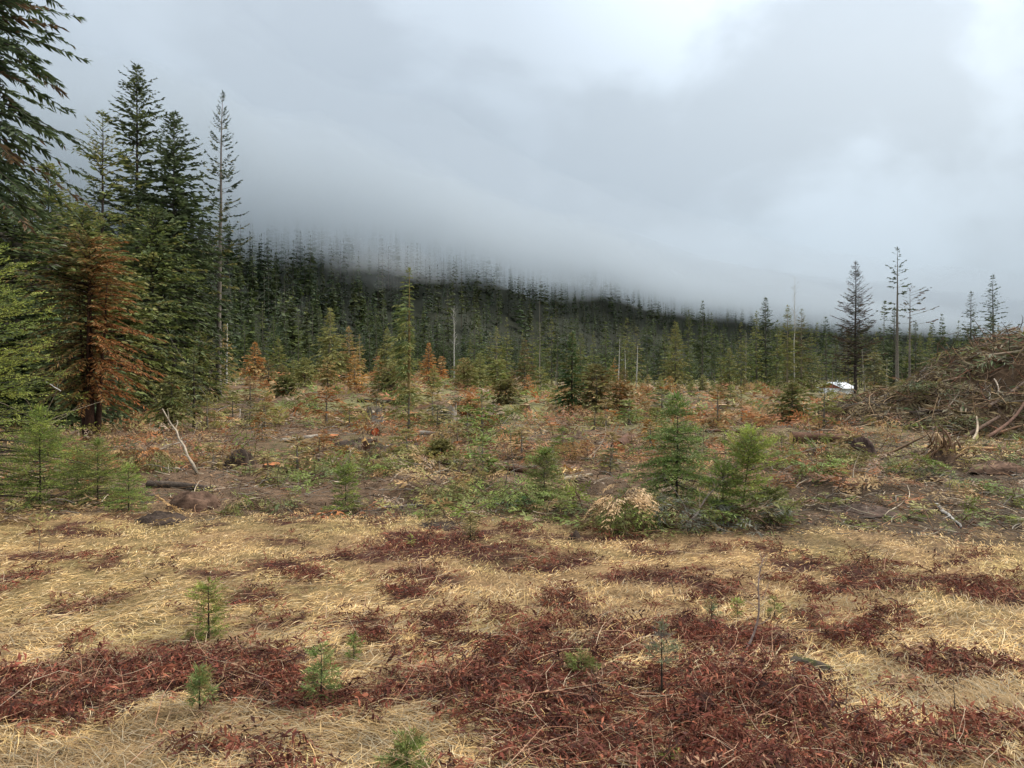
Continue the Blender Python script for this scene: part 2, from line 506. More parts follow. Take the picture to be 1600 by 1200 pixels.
# ------------------------------------------------------------------ low cloud lying on the hill
def volume_mat(name, density, aniso, col):
    m, N, L = new_mat(name)
    out = N.new('ShaderNodeOutputMaterial')
    v = N.new('ShaderNodeVolumePrincipled')
    v.inputs['Density'].default_value = density
    v.inputs['Anisotropy'].default_value = aniso
    v.inputs['Color'].default_value = col + (1,)
    L.new(v.outputs[0], out.inputs['Volume'])
    m.cycles.homogeneous_volume = True
    return m
M_CLOUD = volume_mat('cloud', .0062, .45, (.55, .60, .64))
M_WISP = volume_mat('mist', .0030, .45, (.74, .76, .78))
M_VEIL = volume_mat('thin_cloud', .00075, .45, (.60, .645, .685))
def build_cloud(shell, top, front, back):
    """one of several nested banks, so that the cloud thins out towards its edges"""
    us = np.linspace(-1.25, 1.25, 110)
    Fd = np.interp(us, FOOT_U, FOOT_D)
    sc = (Fd / 300.0) ** .55
    # cross-section along the view: offset from the hill foot, height
    low_ = [(40 + front, 66 + shell * 6), (90, 60 + shell * 5), (135, 56 + shell * 3), (190, 58), (330, 60), (520, 64)]
    up_ = [(530 + back, top * .9), (440 + back, top), (330, top), (230, top * .93), (130 + front * .3, top * .75), (70 + front * .7, 66 + (top - 66) * .42), (45 + front, 84)]
    prof = np.array(low_ + up_, float)
    K = 52
    pp = np.concatenate([prof, prof[:1]])
    seg = np.linalg.norm(np.diff(pp, axis=0), axis=1); s = np.concatenate([[0], np.cumsum(seg)])
    tt = np.linspace(0, s[-1], K, endpoint=False)
    pd = np.interp(tt, s, pp[:, 0]); pz = np.interp(tt, s, pp[:, 1])
    U, k = np.meshgrid(us, np.arange(K), indexing='ij')
    D = Fd[:, None] + pd[None, :] * sc[:, None]
    Z = np.broadcast_to(pz[None, :], D.shape).copy()
    low = np.broadcast_to((pz < 80)[None, :], D.shape)
    hs = (1 + .25 * (sc[:, None] - 1)) if shell >= 0 else np.maximum(1, Fd[:, None] / 260.0)
    Z = np.where(low, Z, 66 + (Z - 66) * hs)
    nb = fbm(U * 8 + 3 + shell * 5, D * .011, 81 + shell, 4) - .5
    Z = Z + nb * np.where(low, 30, 34)
    D = D + (fbm(U * 7 + 9, k * .2 + shell * 3, 83, 3) - .5) * 34
    X = U * D
    g = G()
    i = np.arange(D.size).reshape(D.shape)
    q = np.stack([i[:-1], np.roll(i[:-1], -1, 1), np.roll(i[1:], -1, 1), i[1:]], -1).reshape(-1, 4)
    v = np.stack([X.ravel(), D.ravel(), Z.ravel()], 1)
    c0, c1 = len(v), len(v) + 1
    v = np.concatenate([v, [v[i[0]].mean(0)], [v[i[-1]].mean(0)]])
    t = np.concatenate([np.stack([np.roll(i[0], -1), i[0], np.full(K, c0)], 1), np.stack([i[-1], np.roll(i[-1], -1), np.full(K, c1)], 1)])
    g.add(v, (.9, .9, .9), q=q, t=t)
    o = obj('low_cloud', g.mesh('low_cloud', M_VEIL if shell < 0 or shell > 2 else M_CLOUD, True)); o['kind'] = 'stuff'
for sh, top, fr, bk in ((0, 122, 0, 0), (1, 138, -10, 10), (2, 160, -5, 20), (3, 205, -15, 60), (-1, 300, -20, 140)):
    build_cloud(sh, top, fr, bk)
def build_wisp(px, py, d, rx, ry, rz, seed):
    """a torn shred of mist: a lumpy closed lens"""
    c = at(px, py, d)
    nu, nv = 40, 20
    th = np.linspace(0, 2 * math.pi, nu, endpoint=False); ph = np.linspace(-math.pi / 2, math.pi / 2, nv)
    T, P = np.meshgrid(th, ph, indexing='ij')
    sx, sy, sz = np.cos(T) * np.cos(P), np.sin(T) * np.cos(P), np.sin(P)
    r = .55 + .9 * fbm(sx * 1.7 + seed * 3.1 + 5, sz * 1.9 + sy * .8 + 7, seed, 4)
    g = G()
    i = np.arange(nu * nv).reshape(nu, nv)
    q = np.stack([i[:, :-1], np.roll(i[:, :-1], -1, 0), np.roll(i[:, 1:], -1, 0), i[:, 1:]], -1).reshape(-1, 4)
    tilt = sx * rx * -.16
    g.add(np.stack([(c[0] + sx * r * rx).ravel(), (c[1] + sy * r * ry).ravel(), (c[2] + sz * r * rz + tilt).ravel()], 1), (.9, .9, .9), q=q)
    o = obj('mist_wisp', g.mesh('mist_wisp', M_WISP, True)); o['kind'] = 'stuff'
# ------------------------------------------------------------------ plant builders
def lin(*c):
    return np.array(c, float)
# leaf and bark colours (base colours, linear)
DARK = lin(.043, .058, .024); DEEP = lin(.064, .082, .030); MID = lin(.110, .130, .036); OLIVE = lin(.165, .155, .048)
FRESH = lin(.160, .215, .046); LIME = lin(.270, .310, .062); YELLOW = lin(.20, .18, .055); TAN = lin(.30, .205, .085); STRAW = lin(.40, .29, .13)
RUST = lin(.27, .095, .026); ORANGE = lin(.36, .165, .05); BROWN = lin(.12, .070, .035); GREYTWIG = lin(.17, .145, .115); PALEWOOD = lin(.42, .34, .24)
B_DARK = lin(.045, .034, .026); B_GREY = lin(.15, .13, .105); B_RED = lin(.10, .052, .032); B_WHITE = lin(.48, .45, .40)

def pick(rng, n, pal):
    cols = np.array([c for c, w in pal]); w = np.array([w for c, w in pal], float)
    return cols[rng.choice(len(cols), n, p=w / w.sum())]

def conifer(seed, H, R, cb=.08, limbs=150, elev=(-12, 50), droop=.25, tip=.12, tw=.45, twn=9, lod=1, pal=((MID, 1),), bark=B_DARK, p=.8, p0=.75,
            ragged=.35, gap=0.0, side=None, colour=None, kite_w=.34, trunk_r=None, tk=12, lean=(0, 0), tr_n=7, nl_top=None, wood=True, stem_to=1.0, needle=(.03, .006), twig_sp=.10, bare=0.0, flat=.45, dead=0.0):
    """one conifer: returns trunk buffer and crown buffer (limbs with their sprays)"""
    rng = np.random.default_rng(seed)
    tr, cr = G(), G()
    r0 = trunk_r or (.0085 * H + .02)
    K = tk
    tz = np.linspace(0, 1, K)
    wob = np.stack([np.cumsum(rng.normal(0, .004 * H / K * 3, K)), np.cumsum(rng.normal(0, .004 * H / K * 3, K))], 1); wob -= wob[0]
    cx = wob[:, 0] + lean[0] * H * tz ** 1.5; cyy = wob[:, 1] + lean[1] * H * tz ** 1.5
    pts = np.stack([cx, cyy, tz * H * stem_to], 1)
    rad = r0 * (1 - tz) ** .9 + r0 * .05 + r0 * .35 * np.exp(-tz * 22)
    tcol = np.array(bark)[None, :] * (.8 + .4 * rng.random((K, 1)))
    tubes(tr, pts[None], rad[None], tr_n, tcol[None])
    base = np.array([[0, 0, -.15 * min(1, H / 5)]])
    # limbs
    t = np.sort(rng.random(limbs) ** (.85 if nl_top is None else nl_top))
    if gap:
        keep = vnoise(t * 9 + seed, np.zeros_like(t) + seed * .37, seed) > gap
        t = t[keep]
    n = len(t)
    zf = cb + (1 - cb) * t
    az = (np.arange(n) * 2.399963 + rng.normal(0, .35, n)) % (2 * math.pi)
    prof = np.minimum(1, (1 - t) ** p * 1.02) * (p0 + (1 - p0) * np.minimum(1, t * 5))
    Lr = R * np.maximum(prof, .03) * (1 - ragged * rng.random(n))
    Lr = np.maximum(Lr, .06 * R)
    if side is not None: Lr = Lr * side(az, t)
    e = np.radians(elev[0] + (elev[1] - elev[0]) * t ** 1.3 + rng.normal(0, 6, n))
    org = np.stack([np.interp(zf, tz, cx), np.interp(zf, tz, cyy), zf * H * stem_to], 1)
    out = np.stack([np.cos(az), np.sin(az), np.zeros(n)], 1)
    S = np.linspace(0, 1, 4)
    def along(i, s):
        ln = Lr[i]
        return org[i] + out[i] * (ln * s * np.cos(e[i]))[:, None] + np.array([0, 0, 1.]) * (ln * (np.sin(e[i]) * s - droop * s ** 2 + tip * s ** 3))[:, None]
    ii = np.repeat(np.arange(n), 4)
    lp = along(ii, np.tile(S, n)).reshape(n, 4, 3)
    if wood:
        lr = (np.maximum(.0022 * H * .25, Lr * .011))[:, None] * (1 - .85 * S)[None]
        tubes(cr, lp, lr, 3, np.array(bark)[None, :] * (.7 + .5 * rng.random((n, 1))))
    # twigs
    nt = np.maximum(2, (twn * 1.25 * (Lr / max(R, 1e-6)) ** .6 + .5).astype(int))
    ti = np.repeat(np.arange(n), nt); m = len(ti)
    s = bare + (1 - bare) * rng.random(m) ** .75
    if dead:
        ok = rng.random(m) > dead
        ti, s = ti[ok], s[ok]; m = len(ti)
    P = along(ti, s)
    tan = unit(along(ti, np.minimum(s + .05, 1.05)) - along(ti, s - .05))
    sidev = unit(np.cross(tan, np.array([0, 0, 1.])))
    sg = np.where(rng.random(m) < .5, -1., 1.)
    ang = np.radians(rng.uniform(22, 62, m))
    D = tan * np.cos(ang)[:, None] + sidev * (sg * np.sin(ang))[:, None]
    D[:, 2] += rng.normal(-.05, .16, m)
    D = unit(D)
    up = np.array([0, 0, 1.]) * flat + rng.normal(0, .35 if lod > 1 else .62, (m, 3))
    Nn = unit(up)
    L = tw * (1 - .45 * s) * rng.uniform(.6, 1.2, m) * np.clip((Lr[ti] / R) * 1.8, .5, 1)
    limbcol = pick(rng, n, pal) if colour is None else None
    if colour is None:
        C = limbcol[ti] * (.78 + .44 * rng.random((m, 1)))
        mixm = rng.random(m) < .25
        C[mixm] = pick(rng, int(mixm.sum()), pal)
    else:
        C = colour(rng, az[ti], t[ti], s)
    C = C * (1 + rng.normal(0, .07, (m, 1)))
    C = np.clip(C, .005, 1)
    if lod == 1:
        kites(cr, P, D, Nn, L, L * kite_w * 1.35 * rng.uniform(.7, 1.2, m), C, sag=.12)
        sel = rng.random(m) < .4
        N2 = unit(sidev[sel] + rng.normal(0, .3, (int(sel.sum()), 3)))
        kites(cr, P[sel], D[sel], N2, L[sel] * .85, L[sel] * kite_w * 1.2, C[sel] * .95, sag=.2)
    else:
        # twig stems and needles
        tw_end = P + D * L[:, None]
        mid_ = (P + tw_end) / 2
        kites(cr, P, D, unit(rng.normal(0, 1, (m, 3))), L, L * .016 + .0025, C * .6 + np.array(bark) * .4, mid=.2)
        k = np.maximum(4, (L / twig_sp).astype(int)) if lod == 2 else np.full(m, 5)
        k = np.minimum(k, 26)
        ni = np.repeat(np.arange(m), k); q = len(ni)
        f = rng.random(q)
        S2 = unit(np.cross(D, Nn))
        sg2 = np.where(rng.random(q) < .5, -1., 1.)
        a2 = np.radians(rng.uniform(35, 72, q))
        D2 = D[ni] * np.cos(a2)[:, None] + S2[ni] * (sg2 * np.sin(a2))[:, None] + Nn[ni] * rng.normal(.12, .22, q)[:, None]
        D2 = unit(D2)
        P2 = P[ni] + D[ni] * (L[ni] * f)[:, None] - np.array([0, 0, .08]) * (L[ni] * f ** 2)[:, None]
        L2 = needle[0] * rng.uniform(.7, 1.3, q) * (1 - .35 * f)
        kites(cr, P2, D2, unit(Nn[ni] + rng.normal(0, .4, (q, 3))), L2, needle[1] * rng.uniform(.7, 1.3, q), np.clip(C[ni] * (.8 + .4 * rng.random((q, 1))), .004, 1))
        # end tuft
        kites(cr, tw_end - D * .3 * needle[0], D, Nn, needle[0] * 1.3, needle[1] * 1.2, np.clip(C * 1.15, 0, 1))
    # leader
    kites(cr, np.repeat(pts[-1:], 5, 0) - np.array([0, 0, .25 * tw]), unit(np.stack([rng.normal(0, .25, 5), rng.normal(0, .25, 5), np.ones(5)], 1)), unit(rng.normal(0, 1, (5, 3))), tw * .6, tw * .12, pick(rng, 5, pal))
    return tr, cr

_PROTO = {}
def plant(name, label, cat, key, loc, build, group=None, rotz=0.0, scale=1.0, mats=(None, None), label_parts=None):
    """a tree or sapling: Empty > trunk, crown; meshes are shared between plants with the same key"""
    if key not in _PROTO:
        tr, cr = build()
        _PROTO[key] = (tr.mesh('trunk', mats[0] or M_BARK, True), cr.mesh('crown', mats[1] or M_LEAF))
    a, b = _PROTO[key]
    o = thing(name, label, cat, loc, rotz, group, scale)
    obj('trunk', a, o); obj('crown', b, o)
    return o

def bare_tree(seed, H, r0, n=14, Lb=.16, col=B_WHITE, lean=(0, 0), cb=.35, crook=.01, up=35, twig=True):
    """dead or leafless stem with a few limbs"""
    rng = np.random.default_rng(seed)
    tr, cr = G(), G()
    K = 12; tz = np.linspace(0, 1, K)
    w = np.cumsum(rng.normal(0, crook * H / 3, (K, 2)), 0); w -= w[0]
    pts = np.stack([w[:, 0] + lean[0] * H * tz, w[:, 1] + lean[1] * H * tz, tz * H], 1)
    tubes(tr, pts[None], (r0 * (1 - tz) + r0 * .14)[None], 6, (np.array(col)[None] * (.75 + .5 * rng.random((K, 1))))[None], cap=True)
    t = cb + (1 - cb) * rng.random(n); az = rng.random(n) * 6.283; e = np.radians(rng.normal(up, 14, n))
    L = Lb * H * (1.05 - t * .6) * rng.uniform(.5, 1.2, n)
    P = np.stack([np.interp(t, tz, pts[:, 0]), np.interp(t, tz, pts[:, 1]), t * H], 1)
    D = np.stack([np.cos(az) * np.cos(e), np.sin(az) * np.cos(e), np.sin(e)], 1)
    S = np.linspace(0, 1, 4)
    lp = P[:, None] + D[:, None] * (L[:, None] * S)[..., None] + rng.normal(0, .04, (n, 4, 3)) * (L[:, None] * S)[..., None]
    tubes(cr, lp, (r0 * .28 * (1 - t) + r0 * .08)[:, None] * (1 - .8 * S)[None], 4, np.array(col)[None] * (.7 + .4 * rng.random((n, 1))))
    if twig:
        k = 5; ti = np.repeat(np.arange(n), k); s = rng.uniform(.3, 1, n * k)
        P2 = P[ti] + D[ti] * (L[ti] * s)[:, None]
        D2 = unit(D[ti] + rng.normal(0, .6, (n * k, 3))); L2 = L[ti] * rng.uniform(.2, .45, n * k)
        pp = P2[:, None] + D2[:, None] * (L2[:, None] * np.linspace(0, 1, 3))[..., None]
        tubes(cr, pp, np.broadcast_to(np.array([.10, .07, .03]) * r0, (n * k, 3)), 3, np.array(col) * .7)
    return tr, cr
def snag(name, label, cat, loc, seed, H, r0, group=None, **kw):
    tr, cr = bare_tree(seed, H, r0, **kw)
    o = thing(name, label, cat, loc, 0, group)
    obj('trunk', tr.mesh('trunk', M_BARK, True), o); obj('limbs', cr.mesh('limbs', M_BARK), o)['kind'] = 'stuff'
    return o

def boughs(g, rng, P, H3, N3, L, C, tips=None, K=7, q=3, stem=True, kw=.28, droop=.25, taper=1.0):
    """flat cut boughs: stems P heading H3 facing N3 with rows of sprays; one batch"""
    n = len(P)
    if n == 0: return
    L = np.asarray(L, float)
    S = unit(np.cross(H3, N3)); dn = np.array([0, 0, -1.])
    if stem:
        ss = np.linspace(0, 1, 4)
        lp = P[:, None] + H3[:, None] * (L[:, None] * ss)[..., None] + dn * (droop * L[:, None] * ss ** 2)[..., None]
        tubes(g, lp, (L * .010 + .002)[:, None] * (1 - .8 * ss)[None], 3, np.broadcast_to(BROWN * .9, (n, 3)))
    ti = np.repeat(np.arange(n), 2 * K); m = len(ti)
    k = np.tile(np.repeat((np.arange(K) + .5) / K, 2), n); sg = np.tile(np.tile([-1., 1.], K), n)
    s = np.clip(.1 + .9 * k + rng.normal(0, .03, m), 0, 1)
    a = np.radians(rng.uniform(35, 65, m))
    D = H3[ti] * np.cos(a)[:, None] + S[ti] * (sg * np.sin(a))[:, None] + N3[ti] * rng.normal(0, .16, m)[:, None]
    D = unit(D + dn * droop * .5)
    P1 = P[ti] + H3[ti] * (L[ti] * s)[:, None] + dn * (droop * L[ti] * s ** 2)[:, None]
    L1 = L[ti] * (.5 * (1 - s * .8 * taper) + .06) * rng.uniform(.7, 1.2, m)
    c = C[ti]
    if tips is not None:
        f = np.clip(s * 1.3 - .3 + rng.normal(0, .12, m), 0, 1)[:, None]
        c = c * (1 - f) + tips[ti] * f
    c = np.clip(c * (.75 + .5 * rng.random((m, 1))), .004, 1)
    if q == 1:
        kites(g, P1, D, unit(N3[ti] + rng.normal(0, .3, (m, 3))), L1, L1 * kw, c, sag=.1)
        return
    ni = np.repeat(np.arange(m), 2 * q); w = len(ni)
    f = np.tile(np.repeat((np.arange(q) + .6) / q, 2), m) * rng.uniform(.85, 1.05, w); sg = np.tile(np.tile([-1., 1.], q), m)
    S1 = unit(np.cross(D, N3[ti])); a = np.radians(rng.uniform(25, 50, w))
    D2 = unit(D[ni] * np.cos(a)[:, None] + S1[ni] * (sg * np.sin(a))[:, None] + rng.normal(0, .12, (w, 3)) + dn * droop * .3)
    P2 = P1[ni] + D[ni] * (L1[ni] * f)[:, None]
    L2 = L1[ni] * .5 * (1 - f * .45) * rng.uniform(.7, 1.2, w)
    kites(g, P2, D2, unit(N3[ti][ni] + rng.normal(0, .35, (w, 3))), L2, L2 * kw, np.clip(c[ni] * (.85 + .3 * rng.random((w, 1))), .004, 1))
def heading(rng, n, pitch_lo, pitch_hi, az=None):
    az = rng.random(n) * 6.283 if az is None else az
    p = np.radians(rng.uniform(pitch_lo, pitch_hi, n))
    H3 = np.stack([np.cos(az) * np.cos(p), np.sin(az) * np.cos(p), np.sin(p)], 1)
    N3 = np.stack([-np.cos(az) * np.sin(p), -np.sin(az) * np.sin(p), np.cos(p)], 1) + rng.normal(0, .3, (n, 3))
    N3 = unit(N3 - H3 * np.sum(N3 * H3, 1, keepdims=True))
    return H3, N3
def sticks(g, rng, P, H3, L, R, C, bend=.12, ns=3):
    n = len(P); s = np.linspace(0, 1, 4)
    bx = rng.normal(0, bend, (n, 3))
    lp = P[:, None] + H3[:, None] * (L[:, None] * s)[..., None] + bx[:, None] * (L[:, None] * np.sin(s * math.pi))[..., None] * .5
    tubes(g, lp, np.asarray(R)[:, None] * np.array([1, .85, .65, .3])[None], ns, C)
# ------------------------------------------------------------------ tall conifers of the left edge
def size_from(px_top_y, base, d):
    """height of something whose top is seen at photo row px_top_y"""
    return (CAM_Z + ray(800, px_top_y)[2] / ray(800, px_top_y)[1] * d) - base[2]
EG = 'tall conifers at the forest edge'
def edge_tree(px, top, d, label, key, group=EG, name='conifer', **kw):
    kw['limbs'] = int(kw['limbs'] * 1.2)
    if key != 'e0': kw['tw'] *= .84; kw['twn'] = int(kw['twn'] * 1.35); kw['R'] *= 1.22; kw['p'] *= .68; kw['nl_top'] = .8
    kw['pal'] = tuple((c * (1.45 if d < 45 else 1.25), w) for c, w in kw['pal']); kw['kite_w'] *= 1.05
    b = gxy(px, d); H = size_from(top, b, d)
    return plant(name, label, 'tree', key, b, lambda: conifer(H=H, **kw), group)
# big dark tree whose trunk stands just outside the frame at the upper left
edge_tree(-24, -300, 21, 'very tall dark conifer with hanging sparse branches reaching in at upper left', 'e0', seed=11, R=3.2, cb=.38, limbs=240, elev=(-24, 25), droop=.26, tip=.10, tw=.46, twn=46, pal=((DARK, 3), (DEEP, 2), (BROWN * .8, .4)), bark=B_GREY * .6, p=.3, ragged=.6, kite_w=.17, bare=.08)
edge_tree(214, 104, 46, 'tallest dark fir of the left group with loose ragged top', 'e1', seed=12, R=4.21, cb=.12, limbs=250, elev=(-10, 42), droop=.22, tw=.85, twn=22, pal=((DARK, 3), (DEEP, 3), (MID, .7)), p=.72, ragged=.55, kite_w=.24)
edge_tree(272, 178, 44, 'dense dark fir with pointed crown right of the tallest fir', 'e2', seed=13, R=3.85, cb=.22, limbs=300, elev=(-12, 45), droop=.28, tw=.75, twn=22, pal=((DARK, 4), (DEEP, 2)), p=.8, ragged=.35, kite_w=.26, bark=B_GREY * .7)
edge_tree(163, 178, 41, 'sparse yellowish fir leaning between the tallest fir and the frame edge', 'e3', seed=14, R=3.78, cb=.2, limbs=130, elev=(-5, 45), droop=.2, tw=.7, twn=17, pal=((MID, 2), (OLIVE, 2), (DARK, 1)), p=.7, ragged=.6, kite_w=.2)
edge_tree(76, 258, 34, 'olive green conical fir standing far left behind the bright young fir', 'e4', seed=15, R=3.51, cb=.05, limbs=250, elev=(-12, 42), droop=.3, tw=.7, twn=20, pal=((MID, 3), (OLIVE, 2), (DEEP, 1)), p=.8, kite_w=.25)
edge_tree(128, 330, 33, 'mid green broad fir behind the rusty cedar', 'e5', seed=16, R=4.07, cb=.05, limbs=230, elev=(-12, 40), droop=.3, tw=.7, twn=20, pal=((MID, 3), (OLIVE, 1.5), (DEEP, 1)), p=.6, kite_w=.25)
edge_tree(22, 300, 30, 'dark grey green fir at the far left edge with grey twiggy limbs', 'e6', seed=17, R=3.65, cb=.05, limbs=220, elev=(-15, 35), droop=.3, tw=.7, twn=17, pal=((DEEP, 3), (MID, 1), (GREYTWIG * .6, 1)), p=.6, kite_w=.2, bark=B_GREY)
edge_tree(238, 330, 40, 'dark fir with lower crown filling behind the dense pointed fir', 'e7', seed=18, R=3.93, cb=.12, limbs=230, elev=(-12, 40), droop=.3, tw=.7, twn=18, pal=((DEEP, 3), (MID, 2), (OLIVE, .7)), p=.6, kite_w=.22)
edge_tree(300, 420, 48, 'smaller dark fir beside the trunk of the tall white pine', 'e8', seed=19, R=3.37, cb=.06, limbs=170, elev=(-12, 40), droop=.28, tw=.7, twn=16, pal=((DARK, 2), (DEEP, 2), (MID, 1)), p=.7, kite_w=.22)
edge_tree(312, 520, 43, 'small pale green fir at the foot of the dark firs', 'e9', seed=20, R=2.10, cb=.05, limbs=150, elev=(-10, 45), droop=.25, tw=.45, twn=15, pal=((OLIVE, 2), (MID, 2), (GREYTWIG, .6)), p=.8, kite_w=.22)
edge_tree(190, 430, 36, 'dim understory fir deep behind the rusty cedar', 'e10', seed=21, R=3.65, cb=.03, limbs=200, elev=(-12, 40), droop=.3, tw=.6, twn=16, pal=((DEEP, 2), (MID, 2), (OLIVE, 1)), p=.5, kite_w=.25)
edge_tree(-60, 200, 28, 'broad dark fir half outside the left edge', 'e11', seed=22, R=4.48, cb=.03, limbs=240, elev=(-15, 35), droop=.3, tw=.7, twn=18, pal=((DEEP, 3), (DARK, 2)), p=.5, kite_w=.25)
for i, (px, tp, d, lab) in enumerate([(20, 470, 27, 'low, right behind the bright young fir'), (75, 480, 28, 'low, left of the rusty cedar trunk'), (110, 520, 26, 'lowest, closest behind the rusty cedar'), (-10, 400, 33, 'cut by the frame edge above the bright young fir'), (55, 400, 40, 'tall, above the gap between young fir and cedar'), (160, 500, 42, 'low, right of the rusty cedar trunk'), (225, 470, 50, 'below the dense pointed fir'), (280, 500, 55, 'left of the tall white pine trunk'), (100, 420, 48, 'straight behind the rusty cedar top'), (10, 330, 46, 'tallest, behind the dark grey green fir')]):
    edge_tree(px, tp, d, 'shadowy thicket conifer, ' + lab, 'th%d' % (i % 3), group='thicket conifers at the left edge', seed=30 + i % 3, R=2.3, cb=.02, limbs=140, elev=(-14, 35), droop=.3, tw=.6, twn=15, pal=((DEEP, 2), (DARK, 2), (MID, .6)), p=.5, kite_w=.24)

# tall white pine with upswept tips
def white_pine():
    H = size_from(146, gxy(341, 49), 49)
    rng = np.random.default_rng(77)
    def side(az, t): return np.where(t < .0, 1, 1.0) * np.where(rng.random(len(az)) < .1, .6, 1)
    tr, cr = conifer(seed=77, H=H, R=2.35, cb=.43, limbs=118, elev=(6, 46), droop=.30, tip=.44, tw=.36, twn=26, pal=((lin(.075, .10, .055), 2), (lin(.055, .075, .045), 2), (OLIVE, .5)), bark=lin(.20, .17, .14), p=.62, p0=.95, ragged=.3, kite_w=.30, trunk_r=.19, lean=(.02, 0), bare=.2, flat=.2)
    t2, c2 = conifer(seed=78, H=H * .52, R=1.7, cb=.62, limbs=15, elev=(-5, 15), droop=.15, tip=.1, tw=.55, twn=16, pal=((OLIVE * 1.2, 2), (YELLOW * .8, 1)), bark=lin(.20, .17, .14), p=.35, ragged=.6, kite_w=.3, stem_to=.98)
    return tr, cr, c2
def merge(a, b):
    """append buffer b to buffer a"""
    off = a.n
    a.v += b.v; a.c += b.c
    a.q += [x + off for x in b.q]; a.t += [x + off for x in b.t]; a.qm += b.qm; a.tm += b.tm
    a.n += b.n
    return a
def wp():
    tr, cr, c2 = white_pine()
    # short dead stubs on the bare lower trunk
    b = bare_tree(5, 9.6, .14, n=34, Lb=.10, col=B_GREY, cb=.25, crook=0, up=-4, twig=False)[1]
    return tr, merge(merge(cr, c2), b)
plant('white_pine', 'tall slender pine with upswept branches and long bare pale trunk', 'tree', 'white_pine', gxy(341, 49), wp)

# rusty dying cedar
def rust_colour(rng, az, t, s):
    n = len(az)
    right = .5 + .5 * np.cos(az)                      # towards +X
    f = np.clip(right * 1.25 - .60 + .45 * (.6 - t) + rng.normal(0, .22, n), 0, 1)[:, None]
    g_ = pick(rng, n, ((OLIVE, 2), (MID, 1.5), (lin(.19, .115, .035), 1.6)))
    r_ = pick(rng, n, ((lin(.36, .135, .038), 3), (RUST, 2), (lin(.36, .18, .06), 2)))
    return (g_ * (1 - f) + r_ * f) * (.75 + .5 * rng.random((n, 1)))
def cedar():
    H = size_from(372, gxy(140, 20.7), 20.7)
    tr, cr = conifer(seed=91, H=H, R=2.25, cb=.19, limbs=340, elev=(-4, 36), droop=.36, tip=.04, tw=.25, twn=48, colour=rust_colour, bark=B_RED * .45, p=.20, p0=.42, ragged=.6, kite_w=.14, side=lambda az, t: .55 + .9 * vnoise(az * 1.3 + 3, t * 6, 7), trunk_r=.13, pal=((OLIVE, 1),))
    for k, (dx, dy, ln) in enumerate([(-.16, .1, -.03), (.14, .08, .05), (.02, -.12, .02)]):
        t2, _ = bare_tree(92 + k, H * .8, .075, n=3, col=B_RED * .4, lean=(ln, .01))
        for v in t2.v: v += np.array([dx, dy, -.05])
        merge(tr, t2)
    return tr, cr
plant('cedar', 'dying red cedar with rusty orange foliage and several dark stems', 'tree', 'cedar', gxy(140, 20.7), cedar)

# bright young fir at the left edge, close
def young_fir():
    b = gxy(-42, 10.4)
    H = size_from(395, b, 10.4)
    return conifer(seed=95, H=H, R=1.85, cb=.03, limbs=230, elev=(-6, 45), droop=.18, tip=.08, tw=.36, twn=20, lod=2, pal=((LIME, 3.5), (FRESH * 1.1, 4), (MID * 1.2, .6)), p=.42, p0=.9, ragged=.45, needle=(.040, .010), twig_sp=.024)
plant('young_fir', 'bright yellow green young fir filling the left edge', 'tree', 'yf', gxy(-42, 10.4), young_fir)
def sapling(px, py, top, w, label, seed, pal, name='fir_sapling', group=None, lod=2, limbs=70, d=None, twig_sp=.012, needle=(.026, .006), p=.7, elev=(-2, 50), twn=9, cb=.04, droop=.15, tw=None, ragged=.4, lean=(0, 0), bark=B_DARK, **kw):
    b = hit(px, py) if d is None else gxy(px, d)
    dd = b[1]; H = size_from(top, b, dd); R = w * dd / F
    if 'seedling' in name:
        limbs = int(limbs * .85); ragged = .65; tw = max(.04, R * .52); pal = tuple(pal) + ((lin(.26, .19, .07), .8),)
    def bld():
        return conifer(seed=seed, H=H, R=R * 1.1, cb=cb, limbs=int(limbs * 1.35), elev=elev, droop=droop, tip=.08, tw=tw or max(.05, R * .42), twn=int(twn * 1.25), lod=lod, pal=pal, p=p, ragged=ragged, needle=needle, twig_sp=twig_sp, trunk_r=.008 * H + .004, lean=lean, bark=bark, **kw)
    return plant(name, label, 'sapling', 's%d' % seed, b, bld, group)
GREENS = ((FRESH, 3), (MID * 1.2, 2), (LIME * .8, 1))
YG = ((LIME, 3), (FRESH, 2), (YELLOW, .6))
sapling(152, 792, 690, 62, 'bushy bright green fir sapling under the rusty cedar', 101, GREENS, limbs=90, twn=10, d=10.6)
sapling(200, 806, 728, 44, 'small yellow green fir sapling at the grass edge left of the dark soil clump', 102, YG, limbs=70, d=9.9)
sapling(62, 800, 640, 66, 'yellow green fir sapling in front of the bright young fir', 103, YG, limbs=110, twn=12, d=10.2)
sapling(120, 770, 700, 50, 'olive fir sapling between the bright young fir and the rusty cedar', 104, ((OLIVE, 2), (FRESH, 2)), limbs=80, d=11.8)
